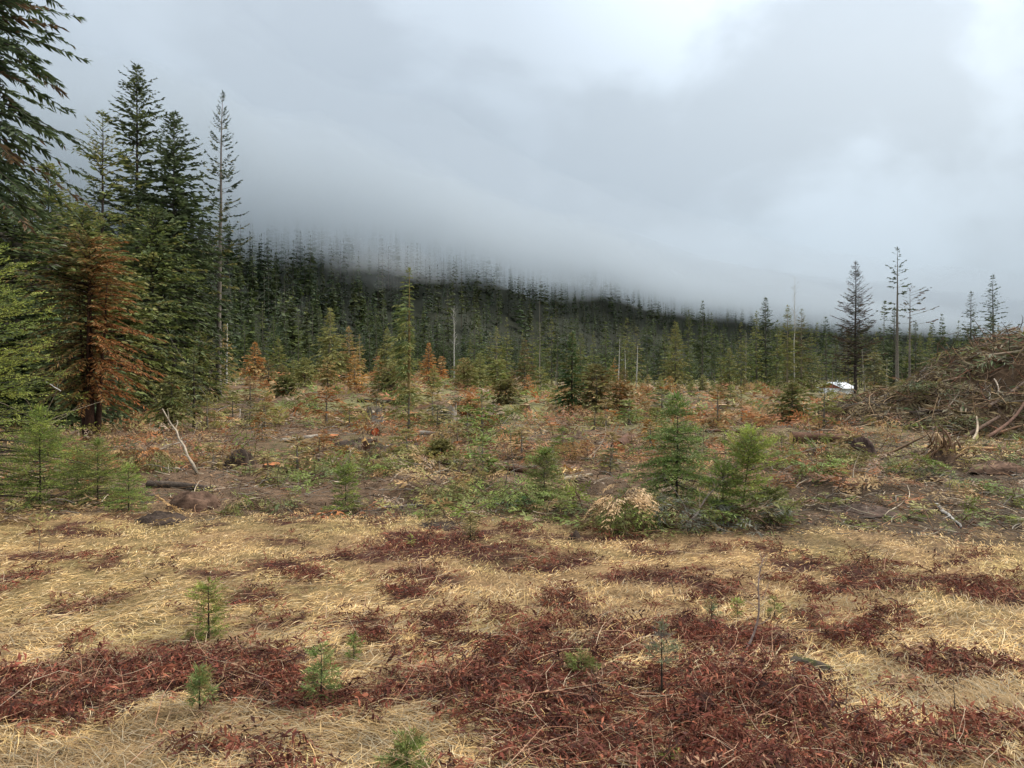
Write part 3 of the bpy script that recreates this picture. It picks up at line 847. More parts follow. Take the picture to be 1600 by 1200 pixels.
# foreground seedlings
sapling(326, 1000, 905, 40, 'yellow green fir seedling with bare leader standing alone in the straw grass', 111, ((LIME, 2), (FRESH, 2), (YELLOW, 1)), name='fir_seedling', limbs=46, p=.45, cb=.03, twn=8, elev=(5, 40), needle=(.022, .0045), twig_sp=.006)
sapling(312, 1120, 1050, 27, 'blue green pine seedling in the grass at lower left', 112, ((lin(.165, .205, .065), 3), (FRESH, 1)), name='pine_seedling', limbs=22, p=.25, cb=.15, elev=(20, 60), needle=(.045, .0035), twn=6, twig_sp=.004)
sapling(502, 1105, 1010, 34, 'spreading green seedling among red bracken left of centre', 113, ((lin(.17, .21, .062), 3), (FRESH, 2)), name='pine_seedling', limbs=30, p=.3, cb=.15, elev=(5, 40), needle=(.032, .004), twn=7, twig_sp=.005)
sapling(908, 1062, 1030, 30, 'low round dark green seedling in the bracken right of centre', 114, ((MID * 1.2, 3), (FRESH, 1)), name='pine_seedling', limbs=26, p=.2, cb=.05, elev=(10, 60), needle=(.03, .004), twn=6, twig_sp=.005)
sapling(1034, 1095, 975, 32, 'thin grey green seedling with twiggy stem in deep bracken', 115, ((lin(.16, .175, .09), 3), (GREYTWIG, 1)), name='pine_seedling', limbs=20, p=.4, cb=.45, elev=(15, 50), needle=(.03, .004), twn=6, twig_sp=.006)
sapling(1112, 968, 935, 14, 'tiny bluish seedling beside the leaning bare sapling', 116, ((lin(.12, .16, .075), 1),), name='pine_seedling', limbs=18, p=.3, needle=(.025, .004), twn=5, twig_sp=.006)
sapling(1152, 965, 940, 14, 'tiny bright green seedling left of the leaning bare sapling', 117, ((FRESH, 1), (LIME, 1)), name='pine_seedling', limbs=16, p=.2, needle=(.025, .004), twn=5, twig_sp=.006)
sapling(1210, 965, 938, 18, 'tiny yellow green seedling right of the leaning bare sapling', 118, ((FRESH, 2), (OLIVE, 1)), name='pine_seedling', limbs=18, p=.2, needle=(.025, .004), twn=5, twig_sp=.006)
sapling(553, 1032, 992, 16, 'tiny green seedling in bracken above the spreading seedling', 119, ((FRESH, 2), (MID, 1)), name='pine_seedling', limbs=16, p=.3, needle=(.03, .004), twn=5, twig_sp=.006)
sapling(636, 1215, 1160, 40, 'green pine seedling cut by the bottom edge', 120, ((lin(.17, .21, .062), 3), (FRESH, 1)), name='pine_seedling', limbs=26, p=.3, needle=(.04, .004), twn=6, twig_sp=.004)
sapling(735, 842, 806, 20, 'yellowish small seedling at the far edge of the straw grass', 121, ((YELLOW * .8, 2), (OLIVE, 2)), name='fir_seedling', limbs=40, needle=(.02, .005), twn=7)
sapling(641, 852, 836, 8, 'tiny bright seedling in straw left of the yellowish seedling', 122, ((LIME, 1),), name='fir_seedling', limbs=16, needle=(.02, .005), twn=5)
sapling(1048, 1200, 1172, 16, 'tiny bright green sprig at the bottom edge', 123, ((LIME, 1), (FRESH, 1)), name='pine_seedling', limbs=14, p=.2, needle=(.02, .004), twn=5, twig_sp=.005)

# young trees at the near side of the slash
sapling(1058, 800, 618, 112, 'green hemlock with nodding leader and wide lower branches', 131, ((lin(.14, .19, .05), 3), (FRESH, 2), (lin(.18, .20, .07), 1)), name='young_hemlock', limbs=120, twn=17, p=.85, d=9.7, elev=(-8, 40), droop=.3, tw=.30, ragged=.6, needle=(.036, .0095), twig_sp=.015, gap=.12)
sapling(1160, 832, 676, 56, 'bright yellow green leafy young fir leaning left of the root tangle', 132, YG, name='young_fir', limbs=74, twn=13, p=.22, ragged=.65, cb=.1, d=9.0, elev=(5, 50), droop=.1, needle=(.034, .009), twig_sp=.016, lean=(.12, 0))
sapling(1130, 835, 730, 48, 'low green fir at the foot of the leaning yellow green fir', 133, GREENS, limbs=70, twn=10, p=.3, d=8.9, needle=(.03, .008), twig_sp=.018)
sapling(1205, 830, 770, 44, 'small dull green fir spray at the right foot of the leaning fir', 134, ((MID * 1.1, 2), (OLIVE, 1)), limbs=60, twn=8, p=.3, d=9.0, needle=(.03, .008), twig_sp=.02)
sapling(850, 800, 705, 48, 'olive green young fir standing in the middle of the cut boughs', 135, ((FRESH, 2), (OLIVE, 2), (YELLOW, .5)), limbs=80, twn=12, p=.5, d=10.4, needle=(.03, .008), twig_sp=.018)
sapling(690, 752, 690, 36, 'pale olive young fir left of centre in the slash', 136, ((OLIVE * 1.2, 2), (YELLOW * .8, 1)), limbs=60, twn=10, p=.5, d=14, lod=1)
sapling(540, 792, 732, 24, 'narrow bright green sapling with two lobes behind the grass edge', 137, ((FRESH, 2), (LIME, 1), (MID, 1)), limbs=60, twn=9, p=.15, d=10.4, needle=(.03, .009), twig_sp=.018)
sapling(730, 655, 560, 30, 'pale sparse sapling in the far slash left of the white snag', 138, ((OLIVE * 1.2, 2), (TAN * .7, 1)), limbs=60, twn=12, d=60, lod=1, tw=.4)

# ------------------------------------------------------------------ trees left standing in the clearing: px, top row, distance, half width px, form ...
CG = 'trees left standing in the clearing'
PALEGREEN = ((lin(.19, .19, .065), 3), (OLIVE * 1.15, 2), (YELLOW, 1))
PALEGREEN = tuple((c * 1.3, w) for c, w in PALEGREEN)
TANNISH = ((TAN * 1.1, 3), (YELLOW, 2), (OLIVE * 1.1, 1.2))
TANNISH = tuple((c * 1.3, w) for c, w in TANNISH)
ORANGES = ((ORANGE, 3), (TAN * 1.05, 2), (BROWN * 1.7, 1))
ORANGES = tuple((c * 1.3, w) for c, w in ORANGES)
YGR = ((MID * 1.2, 2), (OLIVE * 1.1, 3), (YELLOW * .8, 1))
YGR = tuple((c * 1.3, w) for c, w in YGR)
SPRUCE = ((DEEP * 1.15, 3), (DARK * 1.15, 2))
def standing(px, top, d, w, label, seed, pal, name='conifer', group=CG, **kw):
    b = gxy(px, d); H = size_from(top, b, d); R = 1.3 * w * d / F
    a = dict(cb=.05, limbs=140, elev=(-10, 42), droop=.26, tip=.1, tw=max(.3, R * .30), twn=14, p=.75, ragged=.45, kite_w=.2, trunk_r=.011 * H + .02, bark=B_GREY * .7)
    a.update(kw)
    return plant(name, label, 'tree', 'c%d' % seed, b, lambda: conifer(seed=seed, H=H, R=R, pal=pal, **a), group)
def left_heavy(az, t): return np.where(np.cos(az) < .1, 1.15, .38)
def right_heavy(az, t): return np.where(np.cos(az) > 0, 1.25, .5)
standing(640, 421, 33, 31, 'tall narrow drooping fir whose foliage hangs mostly to one side of its trunk', 201, ((MID * 1.5, 2), (OLIVE * 1.4, 3), (lin(.17, .20, .07), 2)), side=left_heavy, limbs=150, elev=(-18, 30), droop=.4, p=.45, cb=.12, tw=.42, twn=20, bark=TAN * .8, kite_w=.13)
standing(516, 484, 72, 33, 'pale green tapering fir at the left of the tan trio', 202, PALEGREEN, limbs=170, bark=PALEWOOD * .8)
standing(545, 512, 74, 27, 'tan needled fir in the middle of the tan trio', 203, TANNISH, limbs=150, bark=PALEWOOD * .8, ragged=.5)
standing(562, 524, 73, 17, 'smaller tan fir with gappy crown at the right of the tan trio', 204, TANNISH, limbs=90, bark=PALEWOOD * .8, gap=.2)
standing(604, 514, 64, 26, 'yellowish green fir just left of the tall narrow drooping fir', 205, PALEGREEN, limbs=150)
standing(398, 536, 88, 25, 'orange brown dead needled fir left of the pale fir', 206, ORANGES, limbs=130)
standing(352, 508, 80, 22, 'brownish slim fir behind the white pine trunk', 207, TANNISH, limbs=120)
standing(670, 537, 70, 21, 'orange tan conical fir right of the drooping fir', 208, ORANGES, limbs=130)
standing(436, 530, 105, 22, 'dull green fir between the orange fir and the pale fir', 209, YGR, limbs=130)
standing(476, 560, 62, 25, 'low yellow green fir in front of the pale fir', 210, PALEGREEN, limbs=120, p=.5)
standing(512, 560, 58, 22, 'low tan orange fir at the foot of the tan trio', 211, TANNISH, limbs=100, p=.5)
standing(776, 512, 78, 24, 'olive fir with thin crown and pale trunk left of centre', 212, YGR, limbs=120, bark=PALEWOOD * .7, ragged=.55)
standing(820, 530, 80, 24, 'olive tan fir near centre with rounded crown', 213, ((OLIVE, 2), (TAN * .7, 2), (MID, 1)), limbs=130)
standing(750, 552, 75, 20, 'small yellow green fir left of the olive fir', 214, PALEGREEN, limbs=100, p=.5)
standing(716, 562, 90, 15, 'short bright green fir at the foot of the white snag', 215, ((FRESH, 2), (OLIVE, 2)), limbs=90, p=.5)
standing(893, 522, 33, 32, 'upright green fir with dark trunk in the middle of the clearing', 216, ((lin(.07, .11, .035), 3), (OLIVE, 2)), limbs=150, cb=.12, bark=B_DARK, twn=18, tw=.4, ragged=.5)
standing(932, 572, 32, 36, 'bushy olive brown fir right of the upright green fir', 217, ((OLIVE, 2), (lin(.14, .10, .035), 2)), limbs=150, p=.35, twn=14, tw=.35)
standing(968, 598, 31, 33, 'golden brown low fir bush beside the dark root mound', 218, ((TAN * .8, 2), (ORANGE * .7, 2), (OLIVE, 1)), limbs=130, p=.3, twn=13, tw=.3)
standing(790, 596, 40, 28, 'brown green fir bush left of the upright green fir', 219, ((lin(.13, .10, .035), 2), (OLIVE, 2)), limbs=130, p=.35, tw=.35)
standing(735, 620, 36, 20, 'orange brown dead bush in the middle slash', 220, ORANGES, limbs=80, p=.3, tw=.3)
standing(1055, 503, 118, 31, 'broad yellow green fir at the back of the clearing', 221, YGR, limbs=200, tw=.8, twn=18)
standing(1196, 466, 140, 34, 'dark blue green spruce standing above the treeline', 222, SPRUCE, limbs=190, tw=1.0, twn=18, kite_w=.26, elev=(-5, 40))
standing(1230, 478, 112, 31, 'yellow green twin fir left of the bare topped snag', 223, YGR, limbs=190, tw=.8, twn=18, bark=PALEWOOD * .6)
standing(1252, 484, 114, 32, 'yellow green twin fir right of the bare topped snag', 224, ((OLIVE, 3), (MID, 2), (BROWN, 1)), limbs=180, tw=.8, twn=17, bark=PALEWOOD * .6)
standing(1337, 411, 92, 44, 'dark brown half bare conical tree right of the shed', 225, ((lin(.070, .055, .040), 3), (BROWN * .7, 2), (DARK, 2)), limbs=230, elev=(5, 45), droop=.05, tip=.1, kite_w=.10, tw=.9, twn=24, bark=lin(.05, .04, .035), cb=.12, p=.7)
standing(1402, 388, 78, 30, 'thin tall pine with a tufted top and bare trunk', 226, ((lin(.075, .095, .055), 2), (DEEP, 1)), limbs=36, cb=.55, elev=(0, 40), droop=.2, tip=.2, tw=.7, twn=15, p=.7, kite_w=.26, bark=B_GREY, ragged=.6, bare=.25)
standing(1421, 452, 74, 34, 'slim pine with sparse umbrella crown reaching to the right', 227, ((lin(.10, .095, .055), 2), (BROWN, 1.5)), limbs=26, cb=.62, side=right_heavy, elev=(0, 30), droop=.1, tip=.15, tw=.55, twn=13, p=.3, kite_w=.2, bark=B_GREY, ragged=.5, bare=.35)
standing(1366, 552, 60, 40, 'pale green drooping fir in front of the brown conical tree', 228, ((lin(.15, .15, .07), 3), (OLIVE, 2), (TAN * .8, 1)), limbs=90, droop=.45, p=.4, ragged=.6, tw=.6, bark=B_GREY)
standing(1325, 520, 140, 34, 'loose tan fir rising behind the white roofed shed', 229, ((OLIVE, 2), (TAN * .8, 2)), limbs=90, gap=.2, tw=.7, ragged=.6)
standing(1397, 482, 98, 30, 'dark fir behind the thin tall pine', 230, SPRUCE, limbs=180, tw=.8)
standing(1430, 505, 96, 24, 'green fir behind the umbrella pine', 231, ((DEEP, 2), (MID, 1)), limbs=160, tw=.7)
standing(1517, 457, 120, 34, 'dark fir left of the taller pointed fir above the slash pile', 232, SPRUCE, limbs=170, tw=.9, elev=(-2, 40), ragged=.5)
standing(1551, 431, 118, 42, 'tall pointed dark fir above the slash pile', 233, SPRUCE, limbs=190, tw=1.0, elev=(-2, 40), ragged=.5)
standing(1608, 488, 112, 20, 'dark fir cut by the right edge above the slash pile', 234, SPRUCE, limbs=150, tw=.8)
standing(1238, 606, 27.5, 48, 'bushy olive young fir in the right middle slash', 235, ((OLIVE, 3), (FRESH * .7, 2), (YELLOW * .7, 1)), limbs=170, p=.6, twn=16, tw=.3, d=None) if False else None
standing(1238, 600, 27.5, 46, 'bushy olive young fir in front of the twin firs', 235, ((OLIVE, 3), (FRESH * .7, 2), (YELLOW * .7, 1)), limbs=180, p=.6, twn=17, tw=.28)
standing(1310, 632, 30, 40, 'low dull green fir brush left of the slash pile', 236, ((OLIVE, 2), (MID, 2)), limbs=110, p=.3, tw=.3)
standing(448, 588, 46, 26, 'dull green small fir in the tangled brush right of the pine', 237, ((MID, 2), (OLIVE, 2)), limbs=100, p=.4, tw=.4)
standing(610, 575, 45, 40, 'spreading olive fir in the left middle slash', 238, ((OLIVE, 2), (MID, 1), (TAN * .7, 1)), limbs=130, p=.4, tw=.45)
standing(303, 545, 26, 19, 'slender pale sapling with dark stem left of the white pine', 239, ((lin(.13, .15, .07), 2), (OLIVE, 1)), limbs=60, p=.5, cb=.2, tw=.28, bark=B_DARK)
standing(268, 590, 24, 34, 'yellowish drooping young cedar right of the rusty cedar', 240, ((OLIVE, 2), (YELLOW * .7, 1), (MID, 1)), limbs=100, p=.3, droop=.45, tw=.3)
standing(960, 560, 105, 15, 'small orange fir at the foot of the white snags', 241, ORANGES, limbs=60, tw=.5)
standing(1140, 545, 104, 26, 'yellow green fir between the broad fir and the dark spruce', 242, YGR, limbs=140, tw=.7)
standing(1272, 556, 134, 30, 'pale green spreading fir left of the shed', 243, ((lin(.14, .145, .06), 2), (OLIVE, 2)), limbs=110, p=.4, tw=.7, ragged=.6)
standing(1455, 560, 90, 26, 'dull green fir just above the left slope of the slash pile', 244, ((MID, 2), (DEEP, 2)), limbs=130, tw=.6)

SG = 'bare pale snags at the treeline'
for px, top, d, r, lab, lean in [
    (710, 484, 92, .10, 'white birch snag with thin upswept twigs standing alone', .0), (843, 470, 118, .09, 'very straight white snag near centre', .0),
    (966, 530, 112, .10, 'white snag nearest the small orange fir', .03), (978, 545, 114, .09, 'slim white snag in the middle of the pale trio', -.02), (994, 540, 112, .11, 'white snag at the right of the pale trio', .03),
    (1241, 432, 112, .10, 'tall twiggy bare snag rising out of the twin firs', .0), (354, 500, 60, .06, 'thin white dead stem beside the white pine', .02),
    (1352, 545, 72, .09, 'grey snag leaning right of the shed', -.06), (1385, 560, 76, .10, 'grey bare trunk left of the thin tall pine', 0), (1165, 520, 110, .08, 'grey bare stem right of the yellow green fir', 0), (868, 560, 95, .05, 'short thin grey stem near centre', .04), (1300, 560, 96, .06, 'grey stem left of the shed roof', .02),
    (362, 470, 200, .14, 'thin pale dead stem against the dark forest near the pine', .0), (455, 480, 205, .12, 'pale dead stem in the dark forest below the rock patch', .02), (470, 500, 205, .12, 'short pale dead stem in the dark forest', .0)]:
    b = gxy(px, d)
    snag('snag', lab, 'dead tree', b, int(px), size_from(top, b, d), r, SG, lean=(lean, 0), col=(B_WHITE if d < 115 and 'grey' not in lab else B_GREY * 1.5), n=(34 if px in (710, 1241) else 9), Lb=(.13 if px in (710, 1241) else .05), cb=(.5 if px in (710, 1241) else .3), crook=.006, up=(55 if px in (710, 1241) else 20))

# ------------------------------------------------------------------ treeline and hill forest
def line_proto(k):
    kinds = [
        dict(H=16, R=2.5, pal=SPRUCE, p=.85, limbs=110), dict(H=16, R=2.9, pal=((DEEP, 2), (MID, 2)), p=.7, limbs=110), dict(H=16, R=2.2, pal=((MID, 2), (OLIVE, 2)), p=.75, limbs=100),
        dict(H=16, R=2.3, pal=((DARK, 3), (DEEP, 1)), p=.9, limbs=120, cb=.15), dict(H=16, R=2.6, pal=((OLIVE, 2), (YELLOW * .6, 1), (MID, 1)), p=.65, limbs=90), dict(H=16, R=2.0, pal=((DEEP, 3), (lin(.05, .07, .05), 1)), p=.6, limbs=90, cb=.35)]
    a = dict(seed=300 + k, cb=.06, elev=(-8, 40), droop=.25, tip=.1, tw=.95, twn=11, ragged=.45, kite_w=.30, tr_n=4, tk=6, bark=B_GREY * .8)
    a.update(kinds[k]); a['seed'] = 300 + k; a['pal'] = tuple((c * 1.3, w) for c, w in a['pal']); a['R'] *= 1.2
    return conifer(**a)
KIND_LABEL = ['pointed dark spruce', 'broad deep green fir', 'olive green fir', 'narrow very dark spruce', 'yellow tinged fir', 'high crowned fir']
rngT = np.random.default_rng(2024)
LANDMARKS = [(0, 'rusty cedar'), (345, 'white pine'), (438, 'dull fir'), (545, 'tan trio'), (640, 'drooping fir'), (710, 'birch snag'), (776, 'olive fir'), (843, 'straight snag'), (893, 'upright fir'), (980, 'pale snags'), (1055, 'broad fir'), (1140, 'back fir'), (1196, 'blue spruce'), (1241, 'twin firs'), (1337, 'brown tree'), (1402, 'tufted pine'), (1470, 'pile slope'), (1533, 'pointed firs'), (1700, 'frame edge')]
def sector(px):
    for (a, n), (b, m) in zip(LANDMARKS, LANDMARKS[1:]):
        if px < b: return 'between the %s and %s' % (n, m)
    return 'at the frame edge'
placed = []
def free(x, y, r):
    for a, b, c in placed:
        if abs(a - x) < r and abs(b - y) < r * 1.6: return False
    placed.append((x, y, r)); return True
n_line = 0
for row, (d0, d1, step, hlo, hhi) in enumerate([(118, 140, 24, 5, 10), (140, 175, 19, 9, 14), (180, 240, 17, 12, 19), (98, 135, 25, 8.5, 13.5)]):
    px = 340
    while px < 1680:
        px += step * rngT.uniform(.6, 1.4)
        d = rngT.uniform(d0, d1) * (1.0 if px > 700 else .95)
        b = gxy(px, d)
        if hill_h(b[0], b[1]) > 3: continue
        if (px < 720 and row == 0) or (row == 0 and rngT.random() < .35) or (row == 3 and (px < 1090 or 1270 < px < 1345)): continue
        if row == 3: d += 25 * (px > 1250)
        k = int(rngT.choice(6, p=[.38, .10, 0, .40, 0, .12] if px < 720 else [.2, .22, .2, .12, .16, .1] if row else [.1, .2, .3, .05, .3, .05]))
        H = rngT.uniform(hlo, hhi)
        plant('conifer', '%s, %s treeline row, %s' % (KIND_LABEL[k], ('front', 'middle', 'rear', 'nearest')[row], sector(px)), 'tree', 'line%d' % k, b, lambda: line_proto(k), 'conifers of the far treeline', rngT.random() * 6.28, (H / 16 * rngT.uniform(.85, 1.25),) * 2 + (H / 16,))
        n_line += 1
# hill forest: the nearest trees one by one, the rest as one mass
def hill_trees():
    rng = np.random.default_rng(5)
    keep = []; cell = {}
    for _ in range(30000):
        u = rng.uniform(-.62, .80); f = float(np.interp(u, FOOT_U, FOOT_D))
        if rng.random() > (f + 60) / 1250: continue
        d = f + rng.uniform(-60, 235); x = u * d
        if d < 165: continue
        r = 7.0 + d * .0020
        c = (int(x // r), int(d // (r * 1.25)))
        if c in cell: continue
        px = 800 + F * u                                  # fewer trees on the bare rocky patch
        el = 590 - F * (float(land(x, d)) - CAM_Z) / d
        if rng.random() < 0.8 * math.exp(-((px - 575) / 60) ** 2 - ((el - 430) / 42) ** 2): continue
        cell[c] = 1; keep.append((x, d))
    return keep
HT = hill_trees()
HT.sort(key=lambda p: p[1])
HZ = land(np.array([p[0] for p in HT]), np.array([p[1] for p in HT]))
def far_proto(k, fine=True):
    """a far conifer: stem and drooping skirts of ragged boughs, a narrow spire"""
    R, p, cb, pal = [(2.6, .85, .08, ((DARK, 3), (DEEP, 2))), (3.0, .75, .05, ((DEEP, 3), (DARK, 1))), (2.1, .9, .10, ((DARK, 2), (lin(.036, .052, .03), 2))), (2.6, .7, .32, ((DEEP, 2), (MID * .8, 1)))][k]
    rng = np.random.default_rng(340 + k); tr, cr = G(), G(); H = 20.0
    z = np.linspace(0, 1, 4)
    tubes(tr, np.stack([z * 0, z * 0, z * H], 1)[None], (.15 * (1 - z) + .02)[None], 3, B_GREY * .8)
    nt, m = (17, 8) if fine else (11, 6)
    for i in range(nt):
        t = (i + rng.uniform(-.3, .3)) / nt; t = min(max(t, 0), .985)
        zz = H * (cb + (1 - cb) * t); r = max(R * (1 - t) ** p * rng.uniform(.75, 1.15), .25)
        a = np.arange(m) * 6.283 / m + rng.random() * 6 + rng.normal(0, .18, m)
        L = r * rng.uniform(.55, 1.2, m); dz = -rng.uniform(.15, .6, m)
        D = unit(np.stack([np.cos(a), np.sin(a), dz], 1))
        N_ = unit(np.stack([-np.cos(a) * dz * -1, -np.sin(a) * dz * -1, np.ones(m)], 1) + rng.normal(0, .35, (m, 3)))
        P = np.zeros((m, 3)); P[:, 2] = zz + r * .28 + rng.normal(0, .15, m)
        kites(cr, P, D, N_, L, L * rng.uniform(.5, .85, m), pick(rng, m, pal) * rng.uniform(.75, 1.3, (m, 1)), mid=.62)
    kites(cr, np.repeat([[0, 0, H * .95]], 3, 0), unit(np.stack([rng.normal(0, .1, 3), rng.normal(0, .1, 3), np.ones(3)], 1)), unit(rng.normal(0, 1, (3, 3))), 1.2, .28, pick(rng, 3, pal))
    return tr, cr
FAR_LABEL = ['dark pointed conifer', 'broad dark green conifer', 'slim blackish conifer', 'high crowned conifer']
N_NEAR = 130
for i in range(min(N_NEAR, len(HT))):
    x, d = HT[i]; k = int(rngT.integers(4)); H = rngT.uniform(14, 25)
    plant('conifer', '%s low on the misty hill, %s' % (FAR_LABEL[k], sector(800 + F * x / d)), 'tree', 'far%d' % k, (x, d, float(HZ[i])), lambda: far_proto(k), 'conifers at the foot of the hill', rngT.random() * 6.28, (H / 20 * rngT.uniform(.9, 1.2),) * 2 + (H / 20,))
def forest_mass():
    ks = [far_proto(k) for k in range(4)] + [far_proto(k, False) for k in range(4)]
    protos = [merge(a, b) for a, b in ks]
    flat = []
    for p_ in protos:
        flat.append((np.concatenate(p_.v), np.concatenate(p_.c), np.concatenate(p_.q), np.concatenate(p_.t) if p_.t else np.zeros((0, 3), np.int64)))
    g = G(); rng = np.random.default_rng(8)
    for i in range(N_NEAR, len(HT)):
        x, d = HT[i]; v, c, q, t = flat[int(rng.integers(4)) + (4 if d > 310 else 0)]
        H = rng.uniform(13, 25) / 20; w = H * rng.uniform(.9, 1.25); a = rng.random() * 6.28
        vv = np.stack([(v[:, 0] * math.cos(a) - v[:, 1] * math.sin(a)) * w + x, (v[:, 0] * math.sin(a) + v[:, 1] * math.cos(a)) * w + d, v[:, 2] * H + HZ[i] - .2], 1)
        g.add(vv, c * rng.uniform(.75, 1.25) * np.array([rng.uniform(.85, 1.15), 1, rng.uniform(.85, 1.2)]), q=q, t=t)
    o = obj('hill_forest', g.mesh('hill_forest', M_LEAF)); o['kind'] = 'stuff'
    print('TREES', n_line, len(HT))
forest_mass()

# young trees and bushes along the back of the clearing
def bush_proto(k):
    pals = [ORANGES, TANNISH, PALEGREEN, YGR, ((OLIVE, 2), (BROWN * 1.5, 1), (TAN * .8, 1))]
    return conifer(seed=380 + k, H=3.0, R=1.15, cb=.02, limbs=85, elev=(-8, 45), droop=.25, tip=.1, tw=.5, twn=10, p=.45, ragged=.5, kite_w=.24, pal=pals[k], bark=B_GREY)
BUSH = ['orange dead needled young conifer', 'tan needled young conifer', 'pale green young conifer', 'yellow green young conifer', 'olive brown young conifer']
px = 362
while px < 1330:
    px += rngT.uniform(9, 26)
    if 1255 < px < 1360: continue
    d = rngT.uniform(48, 116); k = int(rngT.choice(5, p=[.17, .2, .25, .23, .15])); H = rngT.uniform(1.0, 3.4) * (.7 if px > 1000 else 1)
    plant('young_conifer', '%s behind the slash, %s' % (BUSH[k], sector(px)), 'sapling', 'bush%d' % k, gxy(px, d), lambda: bush_proto(k), 'young conifers at the back of the clearing', rngT.random() * 6.28, (H / 3 * rngT.uniform(1.0, 1.5),) * 2 + (H / 3,))
def brush_proto(k):
    pals = [((ORANGE * .9, 2), (TAN, 2)), ((STRAW * .9, 2), (TAN, 2), (OLIVE, 1)), ((FRESH, 2), (OLIVE * 1.2, 2)), ((YELLOW * 1.1, 2), (OLIVE * 1.3, 2)), ((lin(.17, .16, .10), 2), (OLIVE, 1))]
    return conifer(seed=390 + k, H=1.0, R=.62, cb=.0, limbs=46, elev=(5, 60), droop=.45, tip=.0, tw=.24, twn=9, p=.3, p0=.6, ragged=.65, kite_w=.17, pal=pals[k], bark=B_GREY, tk=4, tr_n=3)
BRUSH = ['orange withered brush', 'tan withered brush', 'bright green low brush', 'yellow green low brush', 'grey olive low brush']
for i in range(128):
    px = rngT.uniform(300, 1050) if rngT.random() < .8 else rngT.uniform(1000, 1330)
    d = float(np.exp(rngT.uniform(math.log(13), math.log(62)))); k = int(rngT.choice(5, p=[.2, .3, .12, .25, .13])); H = rngT.uniform(.5, 1.4) * (1 if d > 22 else .5)
    if float(pile_h(*gxy(px, d)[:2])) > 0 or (1255 < px < 1360 and d > 40): continue
    dist = 'near' if d < 21 else 'middle' if d < 36 else 'far'
    plant('brush', '%s in the %s slash, %s' % (BRUSH[k], dist, sector(px)), 'brush', 'brush%d' % k, gxy(px, d), lambda: brush_proto(k), 'low brush among the slash', rngT.random() * 6.28, (H * rngT.uniform(1.1, 1.8),) * 2 + (H,))
print('UNIQUE TRIS', sum(sum(len(p.vertices) - 2 for p in m.polygons) for m in bpy.data.meshes))
# ------------------------------------------------------------------ straw grass and dead bracken
def scatter_view(rng, n, d0, d1, power, umax=.80, jitter=0):
    """random ground points between two distances; density falls with distance"""
    r = rng.random(n)
    if abs(power - 1) < 1e-6: y = d0 * (d1 / d0) ** r
    else:
        a = 1 - power; y = (d0 ** a + r * (d1 ** a - d0 ** a)) ** (1 / a)
    x = rng.uniform(-umax, umax, n) * (y + .6)
    return x, y
def flow(x, y):
    """which way the grass was combed down"""
    return (fbm(x * .35, y * .35, 51, 3) - .5) * 5.0 + .55
def build_grass():
    rng = np.random.default_rng(61); g = G()
    x, y = scatter_view(rng, 230000, 2.3, 10.8, .85, .86)
    br = bracken_mask(x, y); sl = slash_mask(x, y)
    clump = fbm(x * 5.5, y * 5.5, 52, 3)
    keep = (rng.random(len(x)) > np.maximum(br * .80, sl * .93)) & (rng.random(len(x)) < sstep(.24, .50, clump) + .12)
    x, y, br = x[keep], y[keep], br[keep]
    n = len(x)
    z = terrain(x, y)
    az = flow(x, y) + rng.normal(0, .75, n)
    pit = np.radians(np.abs(rng.normal(6, 15, n)))
    near = sstep(7.5, 3.6, y)
    L = (.055 + .15 * near * rng.random(n) ** 1.2 + .04 * rng.random(n)) * rng.uniform(.7, 1.3, n)
    W = (.0012 + .00046 * y) * rng.uniform(.6, 1.5, n)
    D = np.stack([np.cos(az) * np.cos(pit), np.sin(az) * np.cos(pit), np.sin(pit)], 1)
    bend = np.stack([rng.normal(0, .3, n) * L, rng.normal(0, .3, n) * L, -np.sin(pit) * L * rng.uniform(.5, 1.1, n)], 1)
    tone = fbm(x * .9, y * 1.6, 53, 3)
    C = pick(rng, n, ((lin(.72, .49, .215), 4), (lin(.57, .37, .155), 3), (lin(.80, .62, .36), 2), (lin(.32, .20, .09), 1.8), (lin(.36, .29, .12), .6)))
    gr = sstep(.56, .70, tone)[:, None] * .40
    C = C * (1 - gr) + lin(.21, .20, .06) * gr
    dk = sstep(.48, .64, fbm(x * 1.6 + 7, y * 3.2, 54, 4))[:, None] * .72
    C = C * (1 - dk) + lin(.25, .165, .085) * dk
    C = C * (.7 + .5 * rng.random((n, 1)))
    dull = (rng.random(n) < near * .25)[:, None]
    C = np.where(dull, lin(.36, .30, .20) * (.7 + .5 * rng.random((n, 1))), C)
    lift = np.abs(rng.normal(0, .018, n)) + .004
    nr = y < 5.2; P = np.stack([x, y, z + lift], 1)
    blades(g, P[nr], D[nr], L[nr], W[nr], bend[nr], C[nr])
    fr = ~nr
    kites(g, P[fr], D[fr], unit(np.array([0, 0, 1.]) + rng.normal(0, .3, D[fr].shape)), L[fr], W[fr] * 1.1, C[fr], sag=.12)
    o = obj('dry_grass', g.mesh('dry_grass', M_GRASS)); o['kind'] = 'stuff'
build_grass()

